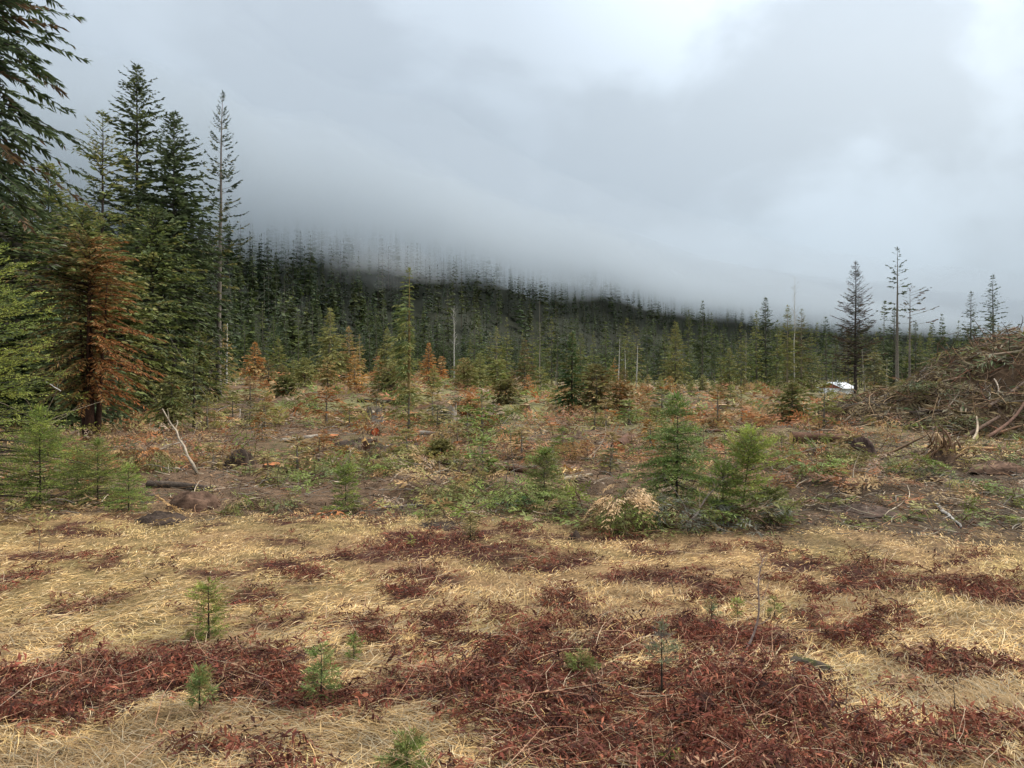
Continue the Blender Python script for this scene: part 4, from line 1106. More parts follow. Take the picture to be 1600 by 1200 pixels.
def fern_batch(g, rng, P, az, pitch, L, C, K=8, curl=.4):
    """broken dead fronds: a stalk with pairs of shrivelled leaflets"""
    n = len(P)
    H3 = np.stack([np.cos(az) * np.cos(pitch), np.sin(az) * np.cos(pitch), np.sin(pitch)], 1)
    roll = rng.normal(0, .7, n)
    S0 = np.stack([-np.sin(az), np.cos(az), np.zeros(n)], 1); U0 = np.cross(H3, S0)
    S = S0 * np.cos(roll)[:, None] + U0 * np.sin(roll)[:, None]; U = np.cross(H3, S)
    side = rng.normal(0, .22, n)
    def pos(i, s):
        return P[i] + H3[i] * (L[i] * s)[:, None] + S[i] * (side[i] * L[i] * s * s)[:, None] + np.array([0, 0, -1.]) * (L[i] * np.sin(pitch[i]) * curl * 1.6 * s * s)[:, None]
    ii = np.repeat(np.arange(n), 4)
    lp = pos(ii, np.tile(np.linspace(0, 1, 4), n)).reshape(n, 4, 3)
    tubes(g, lp, (L * .004 + .0010)[:, None] * np.array([1, .9, .7, .3])[None], 3, pick(rng, n, ((lin(.19, .075, .045), 3), (lin(.34, .20, .12), 1), (lin(.10, .04, .028), 3))))
    ti = np.repeat(np.arange(n), 2 * K); m = len(ti)
    s = np.tile(np.repeat((np.arange(K) + .8) / (K + .3), 2), n) + rng.normal(0, .02, m)
    sg = np.tile(np.tile([-1., 1.], K), n)
    ok = rng.random(m) > .12
    ti, s, sg = ti[ok], s[ok], sg[ok]; m = len(ti)
    a = np.radians(rng.normal(56, 22, m))
    D = H3[ti] * np.cos(a)[:, None] + S[ti] * (sg * np.sin(a))[:, None] + U[ti] * rng.normal(0, .55, m)[:, None] + np.array([0, 0, -.22])
    D = unit(D)
    Lp = L[ti] * .23 * np.sin(np.clip(s, .05, .98) * math.pi * .85 + .35) * rng.uniform(.5, 1.15, m)
    c = C[ti] * (.6 + .8 * rng.random((m, 1)))
    kites(g, pos(ti, s), D, unit(U[ti] + rng.normal(0, .6, (m, 3))), Lp, Lp * rng.uniform(.16, .32, m), c, sag=.2)
    # small side lobes
    k = rng.random(m) < .4
    P2 = pos(ti, s)[k] + D[k] * (Lp[k] * .45)[:, None]
    D2 = unit(D[k] + rng.normal(0, .8, (int(k.sum()), 3)))
    kites(g, P2, D2, unit(rng.normal(0, 1, D2.shape)), Lp[k] * .5, Lp[k] * .16, c[k] * 1.1)
FERN_PAL = ((lin(.175, .054, .034), 4), (lin(.108, .036, .026), 4), (lin(.26, .092, .052), 2), (lin(.058, .027, .021), 3), (lin(.28, .165, .10), 1.1))
def build_bracken():
    rng = np.random.default_rng(71); g = G()
    x, y = scatter_view(rng, 52000, 2.4, 9.8, 1.15, .84)
    br = bracken_mask(x, y)
    k = rng.random(len(x)) < br * (.25 + .75 * sstep(.38, .58, fbm(x * 5, y * 5, 55, 3)))
    x, y = x[k], y[k]
    n = min(len(x), 9000); x, y = x[:n], y[:n]
    print('FERNS', n)
    z = terrain(x, y) + np.abs(rng.normal(0, .035, n)) + .004
    L = rng.uniform(.09, .30, n) * np.clip(1.3 - .05 * y, .75, 1.2)
    pit = np.radians(np.clip(rng.normal(8, 16, n), -5, 55))
    az = flow(x, y) + rng.normal(0, 1.5, n)
    tone = (.7 + .6 * fbm(x * 1.6, y * 1.6, 57, 3))[:, None]
    fern_batch(g, rng, np.stack([x, y, z], 1), az, pit, L, pick(rng, n, FERN_PAL) * tone)
    # crumbled leaflets between the fronds
    x2, y2 = scatter_view(rng, 90000, 2.4, 9.6, 1.15, .84)
    k = rng.random(len(x2)) < bracken_mask(x2, y2) * .75 + .05
    x2, y2 = x2[k], y2[k]; n2 = len(x2); a2 = rng.random(n2) * 6.283
    kites(g, np.stack([x2, y2, terrain(x2, y2) + .003 + .035 * rng.random(n2) ** 2], 1), unit(np.stack([np.cos(a2), np.sin(a2), rng.normal(.1, .4, n2)], 1)), unit(rng.normal(0, .7, (n2, 3)) + np.array([0, 0, 1.])), rng.uniform(.012, .045, n2), rng.uniform(.003, .009, n2), pick(rng, n2, FERN_PAL) * rng.uniform(.6, 1.25, (n2, 1)))
    # long straw coloured stalks lying over the mat
    x, y = scatter_view(rng, 5200, 2.4, 8.5, 1.3, .84)
    k = rng.random(len(x)) < bracken_mask(x, y) * .60 + .05
    x, y = x[k], y[k]; n = len(x)
    az = rng.random(n) * 6.283; pit = np.radians(np.clip(rng.normal(8, 12, n), 0, 60))
    H3 = np.stack([np.cos(az) * np.cos(pit), np.sin(az) * np.cos(pit), np.sin(pit)], 1)
    sticks(g, rng, np.stack([x, y, terrain(x, y) + .03 + .04 * rng.random(n)], 1), H3, rng.uniform(.10, .42, n), rng.uniform(.0010, .0024, n), pick(rng, n, ((lin(.50, .30, .19), 3), (lin(.40, .20, .12), 2), (lin(.58, .44, .30), 2))), bend=.2)
    o = obj('dead_bracken', g.mesh('dead_bracken', M_FERN)); o['kind'] = 'stuff'
build_bracken()

# distinct clumps of bracken that stand up out of the mat
def fern_clump(px, py, w, h, label, seed):
    b = hit(px, py); s = b[1] / F
    R, Hh = w * s, h * s * 1.5
    rng = np.random.default_rng(seed); g = G(); n = 64
    a = rng.random(n) * 6.283; r = R * np.sqrt(rng.random(n)) * .7
    P = np.stack([np.cos(a) * r, np.sin(a) * r * .8, rng.random(n) * Hh * .5 * (1 - r / R)], 1)
    az = a + rng.normal(0, .8, n)
    fern_batch(g, rng, P, az, np.radians(rng.uniform(8, 75, n)), np.maximum(R * .9, Hh) * rng.uniform(.5, 1.0, n), pick(rng, n, FERN_PAL) * 1.05, curl=.55)
    tag(obj('bracken_clump', g.mesh('bracken_clump', M_FERN), None, b), label, 'fern', 'clumps of dead bracken')
for i, c in enumerate([
    (575, 1000, 24, 30, 'round rust red bracken clump alone in the straw left of centre'), (1270, 932, 24, 22, 'small round bracken clump alone in straw right of the leaning sapling'),
    (1385, 978, 44, 30, 'wide dark bracken mound above the mossy stump to its right'), (790, 972, 36, 24, 'pointed bracken heap in the middle of the straw'),
    (690, 1000, 36, 30, 'bracken clump left of the pointed heap'), (800, 1030, 48, 44, 'tall bent bracken clump with peaked stalks at the centre'),
    (1060, 1000, 60, 40, 'broad bracken clump in front of the leaning bare sapling'), (1500, 930, 44, 22, 'spread bracken clump in straw toward the right edge'),
    (1555, 915, 36, 18, 'bracken clump farthest toward the right edge in straw'), (1330, 1010, 50, 44, 'upright tangled bracken behind the mossy stump'),
    (720, 1075, 34, 44, 'dark upright bracken tuft left of the low round seedling'), (640, 1020, 44, 22, 'low bracken clump below the round rust red clump'),
    (470, 900, 40, 14, 'flat bracken patch in straw above the lone fir seedling'), (400, 945, 22, 12, 'small flat bracken clump beside the lone fir seedling'),
    (1090, 1150, 90, 60, 'big reddest bracken heap at the bottom right of centre'), (760, 1130, 70, 44, 'brown bracken heap at the bottom centre'),
    (420, 1060, 60, 34, 'bracken heap between the blue green and spreading seedlings'), (150, 1120, 70, 30, 'dark bracken bank at lower left'), (1230, 910, 40, 16, 'flat bracken by the tip of the leaning bare sapling'), (1100, 940, 34, 16, 'small bracken clump left of the leaning bare sapling')]):
    fern_clump(*c, seed=700 + i)

# ------------------------------------------------------------------ logging slash: what nobody could count
def slash_points(rng, n, d0, d1, power, umax=.85):
    x, y = scatter_view(rng, n, d0, d1, power, umax)
    keep = (rng.random(n) < slash_mask(x, y))
    keep &= (hill_h(x, y) < 1) & (pile_h(x, y) < .15)
    return x[keep], y[keep]
def build_slash():
    rng = np.random.default_rng(81)
    # twigs
    g = G()
    x, y = slash_points(rng, 13000, 8.2, 120, 1.0)
    px = 800 + F * x / y
    n = len(x)
    H3, _ = heading(rng, n, -6, 22)
    up = rng.random(n) < .06
    H3[up] = heading(rng, int(up.sum()), 30, 85)[0]
    L = rng.uniform(.08, .36, n) * (1 + y / 30) * np.where(rng.random(n) < .05, 2.4, 1)
    R = (.0026 + .00028 * y) * rng.uniform(.6, 1.7, n)
    C = pick(rng, n, ((GREYTWIG, 4), (BROWN, 3), (lin(.07, .05, .036), 3), (lin(.28, .15, .075), 1.5), (PALEWOOD, 2.0)))
    sticks(g, rng, np.stack([x, y, terrain(x, y) + .02 + np.abs(rng.normal(0, .05, n))], 1), H3, L, R, C * rng.uniform(.7, 1.2, (n, 1)), bend=.14)
    o = obj('twig_litter', g.mesh('twig_litter', M_WOOD)); o['kind'] = 'stuff'
    # boughs
    g = G()
    def lot(n, d0, d1, K, q, size, power=1.0, kw=.3, thr=1.0):
        x, y = slash_points(rng, n, d0, d1, power)
        px = 800 + F * x / y
        row = 590 + F * CAM_Z / y
        dens = sstep(.41, .57, fbm(x * .62, y * .45, 101, 4)) * .92 + .08
        soil = np.exp(-((px - 1420) / 230) ** 2 - ((row - 775) / 45) ** 2) * .62 + np.exp(-((px - 330) / 170) ** 2 - ((row - 790) / 26) ** 2) * .5 + np.exp(-((px - 1330) / 330) ** 2 - ((row - 700) / 22) ** 2) * .3
        k = rng.random(len(x)) < dens * (1 - np.clip(soil, 0, .95)) * thr
        k &= ~((px > 1262) & (px < 1352) & (y > 62))
        x, y, px, row = x[k], y[k], px[k], row[k]; n = len(x)
        v = fbm(x * .42 + 9, y * .26, 103, 3); v2 = fbm(x * .9, y * .55 + 4, 105, 3)
        orange = sstep(.54, .60, v)
        for ox, oy, orx, ory in ((1150, 655, 90, 18), (570, 612, 120, 20), (960, 625, 60, 18), (410, 580, 70, 14), (720, 640, 80, 14), (880, 745, 40, 10), (640, 700, 60, 14), (200, 665, 60, 40), (1290, 645, 40, 10)):
            orange = np.maximum(orange, np.exp(-((px - ox) / orx) ** 2 - ((row - oy) / ory) ** 2))
        green = sstep(.48, .55, v2)
        C = pick(rng, n, ((lin(.30, .22, .10), 3), (OLIVE * 1.5, 3), (lin(.25, .19, .125), 2), (TAN * 1.15, 1.8)))
        u = rng.random(n)
        go = u < orange * .80; gg = (~go) & (rng.random(n) < green * .88)
        C[go] = pick(rng, int(go.sum()), ((ORANGE * .85, 2), (TAN, 2.5), (lin(.30, .15, .06), 2), (BROWN * 1.6, 1.5)))
        C[gg] = pick(rng, int(gg.sum()), ((MID * 1.2, 3), (FRESH * .9, 2.5), (OLIVE, 2), (DEEP * 1.3, 1)))
        C = C * rng.uniform(.75, 1.2, (n, 1))
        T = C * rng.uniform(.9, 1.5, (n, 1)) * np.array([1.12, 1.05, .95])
        H3, N3 = heading(rng, n, -8, 26)
        rise = (rng.random(n) < .20 + .35 * sstep(16, 32, y))
        H3[rise], N3[rise] = heading(rng, int(rise.sum()), 15, 65)
        L = size * rng.uniform(.5, 1.35, n) * (.75 + y / 30)
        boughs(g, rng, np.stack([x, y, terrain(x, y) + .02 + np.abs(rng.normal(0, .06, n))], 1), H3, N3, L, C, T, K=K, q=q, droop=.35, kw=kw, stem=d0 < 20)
        return n
    a = lot(3600, 8.4, 15, 5, 3, .44, 1.0)
    b = lot(5200, 13, 32, 5, 2, .48, 1.0)
    c = lot(10500, 26, 130, 4, 1, .50, .9)
    print('BOUGHS', a, b, c)
    o = obj('cut_boughs', g.mesh('cut_boughs', M_LEAF)); o['kind'] = 'stuff'
    # loose needles and bark chips on the soil
    g = G()
    x, y = slash_points(rng, 34000, 8.0, 45, 1.3)
    n = len(x); az = rng.random(n) * 6.283; L = rng.uniform(.02, .07, n) * (.5 + y / 14)
    D = unit(np.stack([np.cos(az), np.sin(az), rng.normal(.05, .25, n)], 1))
    C = pick(rng, n, ((lin(.20, .095, .05), 4), (lin(.11, .065, .042), 4), (lin(.34, .20, .10), 1.8), (GREYTWIG, 1.5), (lin(.07, .045, .032), 2)))
    kites(g, np.stack([x, y, terrain(x, y) + .008 + .02 * rng.random(n)], 1), D, unit(rng.normal(0, .5, (n, 3)) + np.array([0, 0, 1.])), L, L * rng.uniform(.12, .45, n), C)
    o = obj('bark_chips', g.mesh('bark_chips', M_WOOD)); o['kind'] = 'stuff'
build_slash()
# ------------------------------------------------------------------ logs, stumps, branches
CUT_ORANGE = lin(.37, .135, .048); CUT_YELLOW = lin(.55, .36, .14); CUT_TAN = lin(.40, .27, .15)
def disc(g, c, nrm, r, col, rng, rings=3, ns=14, wob=.08):
    """an end grain face with annual rings, slightly domed and uneven"""
    nrm = np.array(nrm, float) / np.linalg.norm(nrm)
    a = np.cross(nrm, [0, 0, 1.] if abs(nrm[2]) < .9 else [1., 0, 0]); a /= np.linalg.norm(a); b = np.cross(nrm, a)
    th = np.arange(ns) * 2 * math.pi / ns
    v = [np.array(c) + nrm * r * .03]; cols = [col * .8]
    edge = 1 + rng.normal(0, wob, ns)
    for k in range(1, rings + 1):
        f = k / rings
        for i in range(ns):
            v.append(np.array(c) + (a * math.cos(th[i]) + b * math.sin(th[i])) * r * f * (1 + (edge[i] - 1) * f) + nrm * rng.normal(0, .015) * r)
            cols.append(col * (rng.uniform(.75, 1.15)) * (1.1 if k % 2 else .85))
    t = [(0, 1 + i, 1 + (i + 1) % ns) for i in range(ns)]
    q = []
    for k in range(1, rings):
        o = 1 + (k - 1) * ns; p = o + ns
        q += [(o + i, p + i, p + (i + 1) % ns, o + (i + 1) % ns) for i in range(ns)]
    g.add(np.array(v), np.clip(np.array(cols), 0, 1), q=q, t=t)
def log(name, label, p0, p1, r0, r1, cut=CUT_ORANGE, bark=B_RED, group='cut logs in the slash', seed=0, cat='log', bend=.02, cuts=(1, 1)):
    """a felled stem between two points: bark, cut faces, stubs"""
    rng = np.random.default_rng(900 + seed)
    p0, p1 = np.array(p0, float), np.array(p1, float)
    o = thing(name, label, cat, tuple(p0), 0, group)
    d = p1 - p0; Ln = np.linalg.norm(d); K = 8; s = np.linspace(0, 1, K)
    w = rng.normal(0, bend * Ln, 3) * (1 if Ln > 1 else .3); w[2] *= .3
    pts = d[None] * s[:, None] + w[None] * np.sin(s * math.pi)[:, None]
    rad = (r0 + (r1 - r0) * s) * (1 + rng.normal(0, .05, K))
    g = G()
    tubes(g, pts[None], rad[None], 12, (np.array(bark)[None] * rng.uniform(.7, 1.3, (K, 1)))[None])
    obj('bark', g.mesh('bark', M_BARK, True), o)
    n = d / Ln
    for c, nr, r, on in ((pts[0], -n, rad[0], cuts[0]), (pts[-1], n, rad[-1], cuts[1])):
        g = G(); disc(g, c + nr * .002, nr, r * .97, cut if on else np.array(bark) * .8, rng)
        obj('cut_face', g.mesh('cut_face', M_CUT), o)
    k = max(2, int(Ln * 1.5)); g = G()
    f = rng.uniform(.1, .9, k); H3, _ = heading(rng, k, -20, 70)
    P = np.stack([np.interp(f, s, pts[:, j]) for j in range(3)], 1)
    sticks(g, rng, P, H3, rng.uniform(1.5, 3.5, k) * r0, np.full(k, r0 * .10), np.array(bark) * .9)
    ob = obj('branch_stubs', g.mesh('branch_stubs', M_BARK), o); ob['kind'] = 'stuff'
    return o
def pxlog(label, a, b, r0, r1, seed, lift=(0, 0), **kw):
    """a log from ground pixel a to ground pixel b"""
    A, B = hit(*a), hit(*b)
    A = (A[0], A[1], A[2] + r0 * .7 + lift[0]); B = (B[0], B[1], B[2] + r1 * .7 + lift[1])
    return log('fallen_log', label, A, B, r0, r1, seed=seed, **kw)
def stump(px, py, r, h, label, seed, cut=CUT_ORANGE, bark=B_RED, ragged=0.0, tilt=(0, 0)):
    b = hit(px, py); rng = np.random.default_rng(950 + seed)
    o = thing('tree_stump', label, 'stump', (b[0], b[1], b[2] - .05), 0, 'stumps in the slash')
    ns = 16; th = np.arange(ns) * 2 * math.pi / ns
    lob = 1 + .18 * np.sin(th * 5 + seed) + rng.normal(0, .05, ns)
    g = G(); v = []; cl = []
    hs = [0, .12, .35, .7, 1.0]; fl = [1.55, 1.28, 1.1, 1.02, .98]
    for k in range(5):
        for i in range(ns):
            rr = r * fl[k] * (1 + (lob[i] - 1) * (1.2 - hs[k] * .8))
            v.append((math.cos(th[i]) * rr + tilt[0] * hs[k] * h, math.sin(th[i]) * rr + tilt[1] * hs[k] * h, h * hs[k] + (rng.normal(0, ragged * h) if k == 4 else 0)))
            cl.append(np.array(bark) * rng.uniform(.6, 1.3))
    q = [(k * ns + i, k * ns + (i + 1) % ns, (k + 1) * ns + (i + 1) % ns, (k + 1) * ns + i) for k in range(4) for i in range(ns)]
    g.add(v, cl, q=q); obj('bark', g.mesh('bark', M_BARK, True), o)
    g = G(); disc(g, (tilt[0] * h, tilt[1] * h, h * (1.0 if not ragged else .86)), (tilt[0] * -.6, tilt[1] * -.6 - .12, 1), r * .98, cut, rng, rings=4, ns=16, wob=.1)
    obj('cut_face', g.mesh('cut_face', M_CUT), o)
    if ragged:
        g = G(); n = 14; a = rng.random(n) * 6.283
        P = np.stack([np.cos(a) * r * .9 + tilt[0] * h, np.sin(a) * r * .9 + tilt[1] * h, np.full(n, h * .8)], 1)
        kites(g, P, unit(np.stack([rng.normal(0, .15, n), rng.normal(0, .15, n), np.ones(n)], 1)), unit(np.stack([np.cos(a), np.sin(a), np.zeros(n)], 1)), h * rng.uniform(.25, .55, n), r * .4, cut)
        ob = obj('splinters', g.mesh('splinters', M_CUT), o); ob['kind'] = 'stuff'
    return o
def branch(label, a, b, r, seed, lift=(0, 0), col=GREYTWIG, twigs=8, tl=.35, group='broken branches lying about', crook=.03, name='fallen_branch', leafy=None):
    """a crooked branch with side twigs between two world points or pixels"""
    rng = np.random.default_rng(1000 + seed)
    A = np.array(hit(*a) if len(a) == 2 else a, float); B = np.array(hit(*b) if len(b) == 2 else b, float)
    A[2] += r + lift[0]; B[2] += r * .5 + lift[1]
    d = B - A; Ln = np.linalg.norm(d); K = 9; s = np.linspace(0, 1, K)
    off = rng.normal(0, crook * Ln, (K, 3)); off[0] = off[-1] = 0; off[:, 2] = np.abs(off[:, 2]) * .6
    pts = d[None] * s[:, None] + off
    o = thing(name, label, 'branch', tuple(A), 0, group)
    g = G(); tubes(g, pts[None], (r * (1 - s * .62) * (1 + rng.normal(0, .06, K)))[None], 7, (np.array(col)[None] * rng.uniform(.7, 1.3, (K, 1)))[None], cap=True)
    obj('stem', g.mesh('stem', M_WOOD, True), o)
    if twigs:
        g = G(); f = rng.uniform(.15, .97, twigs); P = np.stack([np.interp(f, s, pts[:, j]) for j in range(3)], 1)
        D = unit(d[None] / Ln * .8 + rng.normal(0, .6, (twigs, 3)) + np.array([0, 0, .25]))
        sticks(g, rng, P, D, Ln * tl * rng.uniform(.4, 1, twigs), r * rng.uniform(.2, .45, twigs), np.array(col) * rng.uniform(.7, 1.2, (twigs, 1)), bend=.2, ns=4)
        ob = obj('twigs', g.mesh('twigs', M_WOOD), o); ob['kind'] = 'stuff'
    if leafy is not None:
        g = G(); n = 10; f = rng.uniform(.3, 1, n); P = np.stack([np.interp(f, s, pts[:, j]) for j in range(3)], 1)
        H3, N3 = heading(rng, n, -25, 30)
        boughs(g, rng, P, H3, N3, np.full(n, Ln * .3), pick(rng, n, leafy), K=6, q=3, droop=.4)
        obj('foliage', g.mesh('foliage', M_LEAF), o)
    return o

pxlog('round log end with bright orange cut face turned to the viewer', (965, 708), (985, 690), .165, .155, 1)
pxlog('long dark log with yellow cut face left of the root mound', (1236, 700), (1348, 699), .155, .13, 2, cut=CUT_YELLOW, lift=(.15, .10))
pxlog('short reddish log lying in front of the long dark log', (1246, 712), (1300, 715), .13, .12, 3, cut=CUT_YELLOW)
pxlog('thin reddish pole lying behind the hemlock', (1102, 677), (1170, 679), .055, .045, 4, lift=(.05, .05))
pxlog('grey weathered log lying across the middle left slash', (655, 680), (715, 683), .09, .07, 5, bark=B_GREY * 1.3, cut=PALEWOOD)
pxlog('dark half buried log below the sawn stumps', (232, 762), (335, 768), .075, .05, 6, bark=B_DARK * 1.3, cut=CUT_TAN)
pxlog('reddish split log on the bare soil at right', (1430, 745), (1480, 758), .06, .05, 7, cut=CUT_TAN)
pxlog('long yellow peeled log lying at the foot of the slash pile', (1440, 702), (1592, 705), .055, .045, 8, bark=lin(.36, .22, .10), cut=CUT_YELLOW)
pxlog('thin grey log right of the yellow splintered stump', (600, 700), (648, 690), .05, .04, 9, bark=B_GREY * 1.3, cut=PALEWOOD)
pxlog('tan log half hidden in boughs behind the bent branch', (735, 672), (768, 668), .11, .10, 10)
pxlog('dark log with moss lying along the far side of the clearing', (560, 628), (640, 632), .12, .10, 11, bark=B_DARK)
pxlog('orange ended log near the far brown bushes', (748, 660), (757, 655), .17, .16, 12)
pxlog('orange ended log beside the yellow splintered stump', (587, 681), (580, 678), .14, .13, 13, cut=lin(.45, .09, .03))
pxlog('reddish log among orange boughs left of the drooping cedar heap', (790, 735), (840, 741), .06, .05, 14, cut=CUT_TAN)
stump(578, 712, .20, .36, 'yellow splintered stump in dark soil at middle left', 1, cut=CUT_YELLOW, ragged=.25)
stump(426, 734, .17, .16, 'low sawn stump with flat orange top at left', 2)
stump(464, 737, .13, .10, 'small sawn stump with pale orange top beside the low one', 3, cut=lin(.50, .22, .10))
stump(586, 662, .30, .62, 'grey weathered old stump left of the drooping fir', 4, cut=PALEWOOD * .7, bark=B_GREY, ragged=.15)
stump(701, 658, .34, .55, 'pale grey broken stump right of the drooping fir', 5, cut=PALEWOOD * .8, bark=B_GREY * 1.4, ragged=.25)
stump(738, 684, .16, .14, 'reddish low stump under the bent branch', 6)
stump(1185, 707, .15, .15, 'small orange stump near the long dark log', 7)
stump(1130, 640, .28, .35, 'dark stump in the far right slash', 8, cut=CUT_TAN)
stump(1136, 606, .45, .6, 'dark upturned stump at the back edge of the clearing', 9, cut=B_DARK)
stump(820, 640, .25, .3, 'brown stump near the olive bush at centre', 10, cut=CUT_TAN)
stump(490, 640, .25, .35, 'weathered stump in tangled brush right of the pine', 11, cut=PALEWOOD * .7, bark=B_GREY)

pxlog('weathered brown log slanting through the boughs under the white pine', (380, 668), (440, 655), .09, .07, 15, bark=lin(.17, .12, .08), cut=CUT_TAN)
pxlog('grey barkless log in the slash above the sawn stumps', (440, 690), (500, 683), .06, .05, 16, bark=B_GREY * 1.5, cut=PALEWOOD)
pxlog('short orange butt log near the olive young fir at left of centre', (652, 722), (678, 716), .08, .075, 17)
pxlog('brown log pointing at the viewer below the upright green fir', (880, 672), (888, 655), .12, .11, 18, cut=CUT_TAN)
pxlog('pale broken log left of the cream tipped cedar', (880, 752), (925, 744), .045, .035, 19, bark=PALEWOOD * .8, cut=CUT_YELLOW)
pxlog('dark log end poking out right of the hemlock', (1130, 700), (1160, 694), .10, .09, 20)
pxlog('thin grey log beyond the golden brown bush', (1010, 640), (1075, 638), .09, .07, 21, bark=B_GREY * 1.3, cut=PALEWOOD)
pxlog('tan log across the brush under the tan trio', (540, 640), (590, 646), .10, .08, 22, bark=lin(.26, .18, .11), cut=CUT_TAN)
stump(520, 690, .17, .22, 'reddish sawn stump between the low stump and the yellow splintered one', 12)
stump(820, 705, .18, .20, 'brown sawn stump right of the bent branch', 13, cut=CUT_TAN)
stump(690, 716, .15, .18, 'small sawn stump with orange top in the central slash', 14)
stump(1090, 655, .24, .30, 'grey stump among orange boughs behind the hemlock', 15, cut=PALEWOOD * .7, bark=B_GREY)
def chip_heap(px, py, w, label, seed):
    b = hit(px, py); R = w * b[1] / F; rng = np.random.default_rng(1400 + seed); g = G(); n = 160
    a = rng.random(n) * 6.283; r = R * np.sqrt(rng.random(n))
    P = np.stack([np.cos(a) * r, np.sin(a) * r, .02 + .09 * rng.random(n) * (1 - r / R)], 1); az = rng.random(n) * 6.283
    kites(g, P, unit(np.stack([np.cos(az), np.sin(az), rng.normal(.1, .35, n)], 1)), unit(rng.normal(0, .6, (n, 3)) + np.array([0, 0, 1.])), rng.uniform(.05, .16, n), rng.uniform(.02, .05, n), pick(rng, n, ((CUT_YELLOW * 1.1, 3), (STRAW, 2), (CUT_TAN, 1))))
    tag(obj('wood_chips', g.mesh('wood_chips', M_CUT), None, b), label, 'wood chips', 'scattered splinters of cut wood')
chip_heap(882, 738, 30, 'pale yellow splintered wood on the ground left of the cream tipped cedar', 1)
chip_heap(1230, 722, 30, 'yellow splintered wood in front of the long dark log', 2)
chip_heap(1545, 712, 50, 'tan splintered wood at the foot of the slash pile', 3)
chip_heap(600, 712, 18, 'yellow splinters beside the splintered stump', 4)

# mossy hollow stump in the foreground bracken
def mossy():
    b = hit(1268, 1048); o = thing('mossy_stump', 'rotten hollow log stub with green moss in red bracken', 'stump', (b[0], b[1], b[2] - .025), -.35, None, .85)
    rng = np.random.default_rng(3); g = G()
    ns = 18; K = 8; v = []; c = []
    for k in range(K):
        f = k / (K - 1)
        for i in range(ns):
            th = i * 2 * math.pi / ns
            rr = (.075 + .02 * math.sin(f * 3)) * (1 + .18 * math.sin(3 * th + f * 4) + rng.normal(0, .05)) * (1 - .25 * f)
            v.append((-.13 + .26 * f + .02 * math.sin(th * 2), -.04 * f + rr * math.cos(th), .055 + rr * math.sin(th) * .9 - .03 * f))
            up = max(0, math.sin(th))
            c.append(lin(.060, .066, .020) * rng.uniform(.4, 1.3) if rng.random() < .08 + .25 * up else B_DARK * 1.2)
    q = [(k * ns + i, k * ns + (i + 1) % ns, (k + 1) * ns + (i + 1) % ns, (k + 1) * ns + i) for k in range(K - 1) for i in range(ns)]
    g.add(v, c, q=q); obj('bark', g.mesh('bark', M_BARK, True), o)
    g = G(); v2 = np.array(v[-ns:]); cen = v2.mean(0)
    inner = cen + (v2 - cen) * .72; back = inner + np.array([-.10, .02, 0])
    g.add(np.concatenate([v2, inner, back, [back.mean(0)]]), B_DARK * .55, q=[(i, (i + 1) % ns, ns + (i + 1) % ns, ns + i) for i in range(ns)] + [(ns + i, ns + (i + 1) % ns, 2 * ns + (i + 1) % ns, 2 * ns + i) for i in range(ns)], t=[(2 * ns + i, 2 * ns + (i + 1) % ns, 3 * ns) for i in range(ns)])
    obj('hollow', g.mesh('hollow', M_BARK, True), o)
    g = G(); n = 380; th = rng.uniform(.1, 3.0, n); f = rng.random(n)
    P = np.stack([-.13 + .26 * f, -.04 * f + .08 * np.cos(th) * (1 - .2 * f), .055 + .078 * np.sin(th) * (1 - .2 * f) - .03 * f], 1)
    N_ = unit(np.stack([np.zeros(n), np.cos(th), np.sin(th)], 1) + rng.normal(0, .5, (n, 3)))
    kites(g, P, N_, unit(rng.normal(0, 1, (n, 3))), rng.uniform(.006, .016, n), .005, pick(rng, n, ((lin(.12, .13, .035), 2), (lin(.06, .07, .02), 3), (lin(.16, .13, .06), 1))))
    ob = obj('moss', g.mesh('moss', M_LEAF), o); ob['kind'] = 'stuff'
mossy()
fern_clump(1225, 1062, 50, 34, 'bracken half covering the left of the mossy stump', 760)
fern_clump(1300, 1068, 46, 26, 'low bracken in front of the mossy stump', 761)

# leaning bare sapling of the foreground
def lean_sapling():
    b = hit(1162, 1025); d = b[1]; o = thing('bare_sapling', 'crooked bare grey sapling leaning out of the red bracken', 'sapling', b)
    tip = np.array(at(1204, 868, d + .1)) - np.array(b); rng = np.random.default_rng(14)
    s = np.linspace(0, 1, 10); pts = tip[None] * s[:, None]; pts[:, 0] += .045 * np.sin(s * 5.5) - .03 * s * (1 - s); pts[:, 1] += .02 * np.sin(s * 7)
    g = G(); tubes(g, pts[None], (.0085 * (1 - s * .75))[None], 6, lin(.26, .19, .16)); obj('stem', g.mesh('stem', M_WOOD, True), o)
    for f, dx, dz, ln in ((.55, .5, .8, .16), (.62, -.5, .7, .12), (.72, .7, .6, .14), (.8, -.35, .9, .12), (.88, .4, .9, .10), (.45, -.7, .5, .12), (.3, .8, .5, .15), (.94, -.2, 1, .07)):
        P = np.array([[np.interp(f, s, pts[:, j]) for j in range(3)]]); g = G()
        sticks(g, rng, P, unit(np.array([[dx, rng.normal(0, .3), dz]])), np.array([ln]), np.array([.003]), lin(.24, .17, .14), bend=.2, ns=4)
        obj('twig', g.mesh('twig', M_WOOD), o)
lean_sapling()
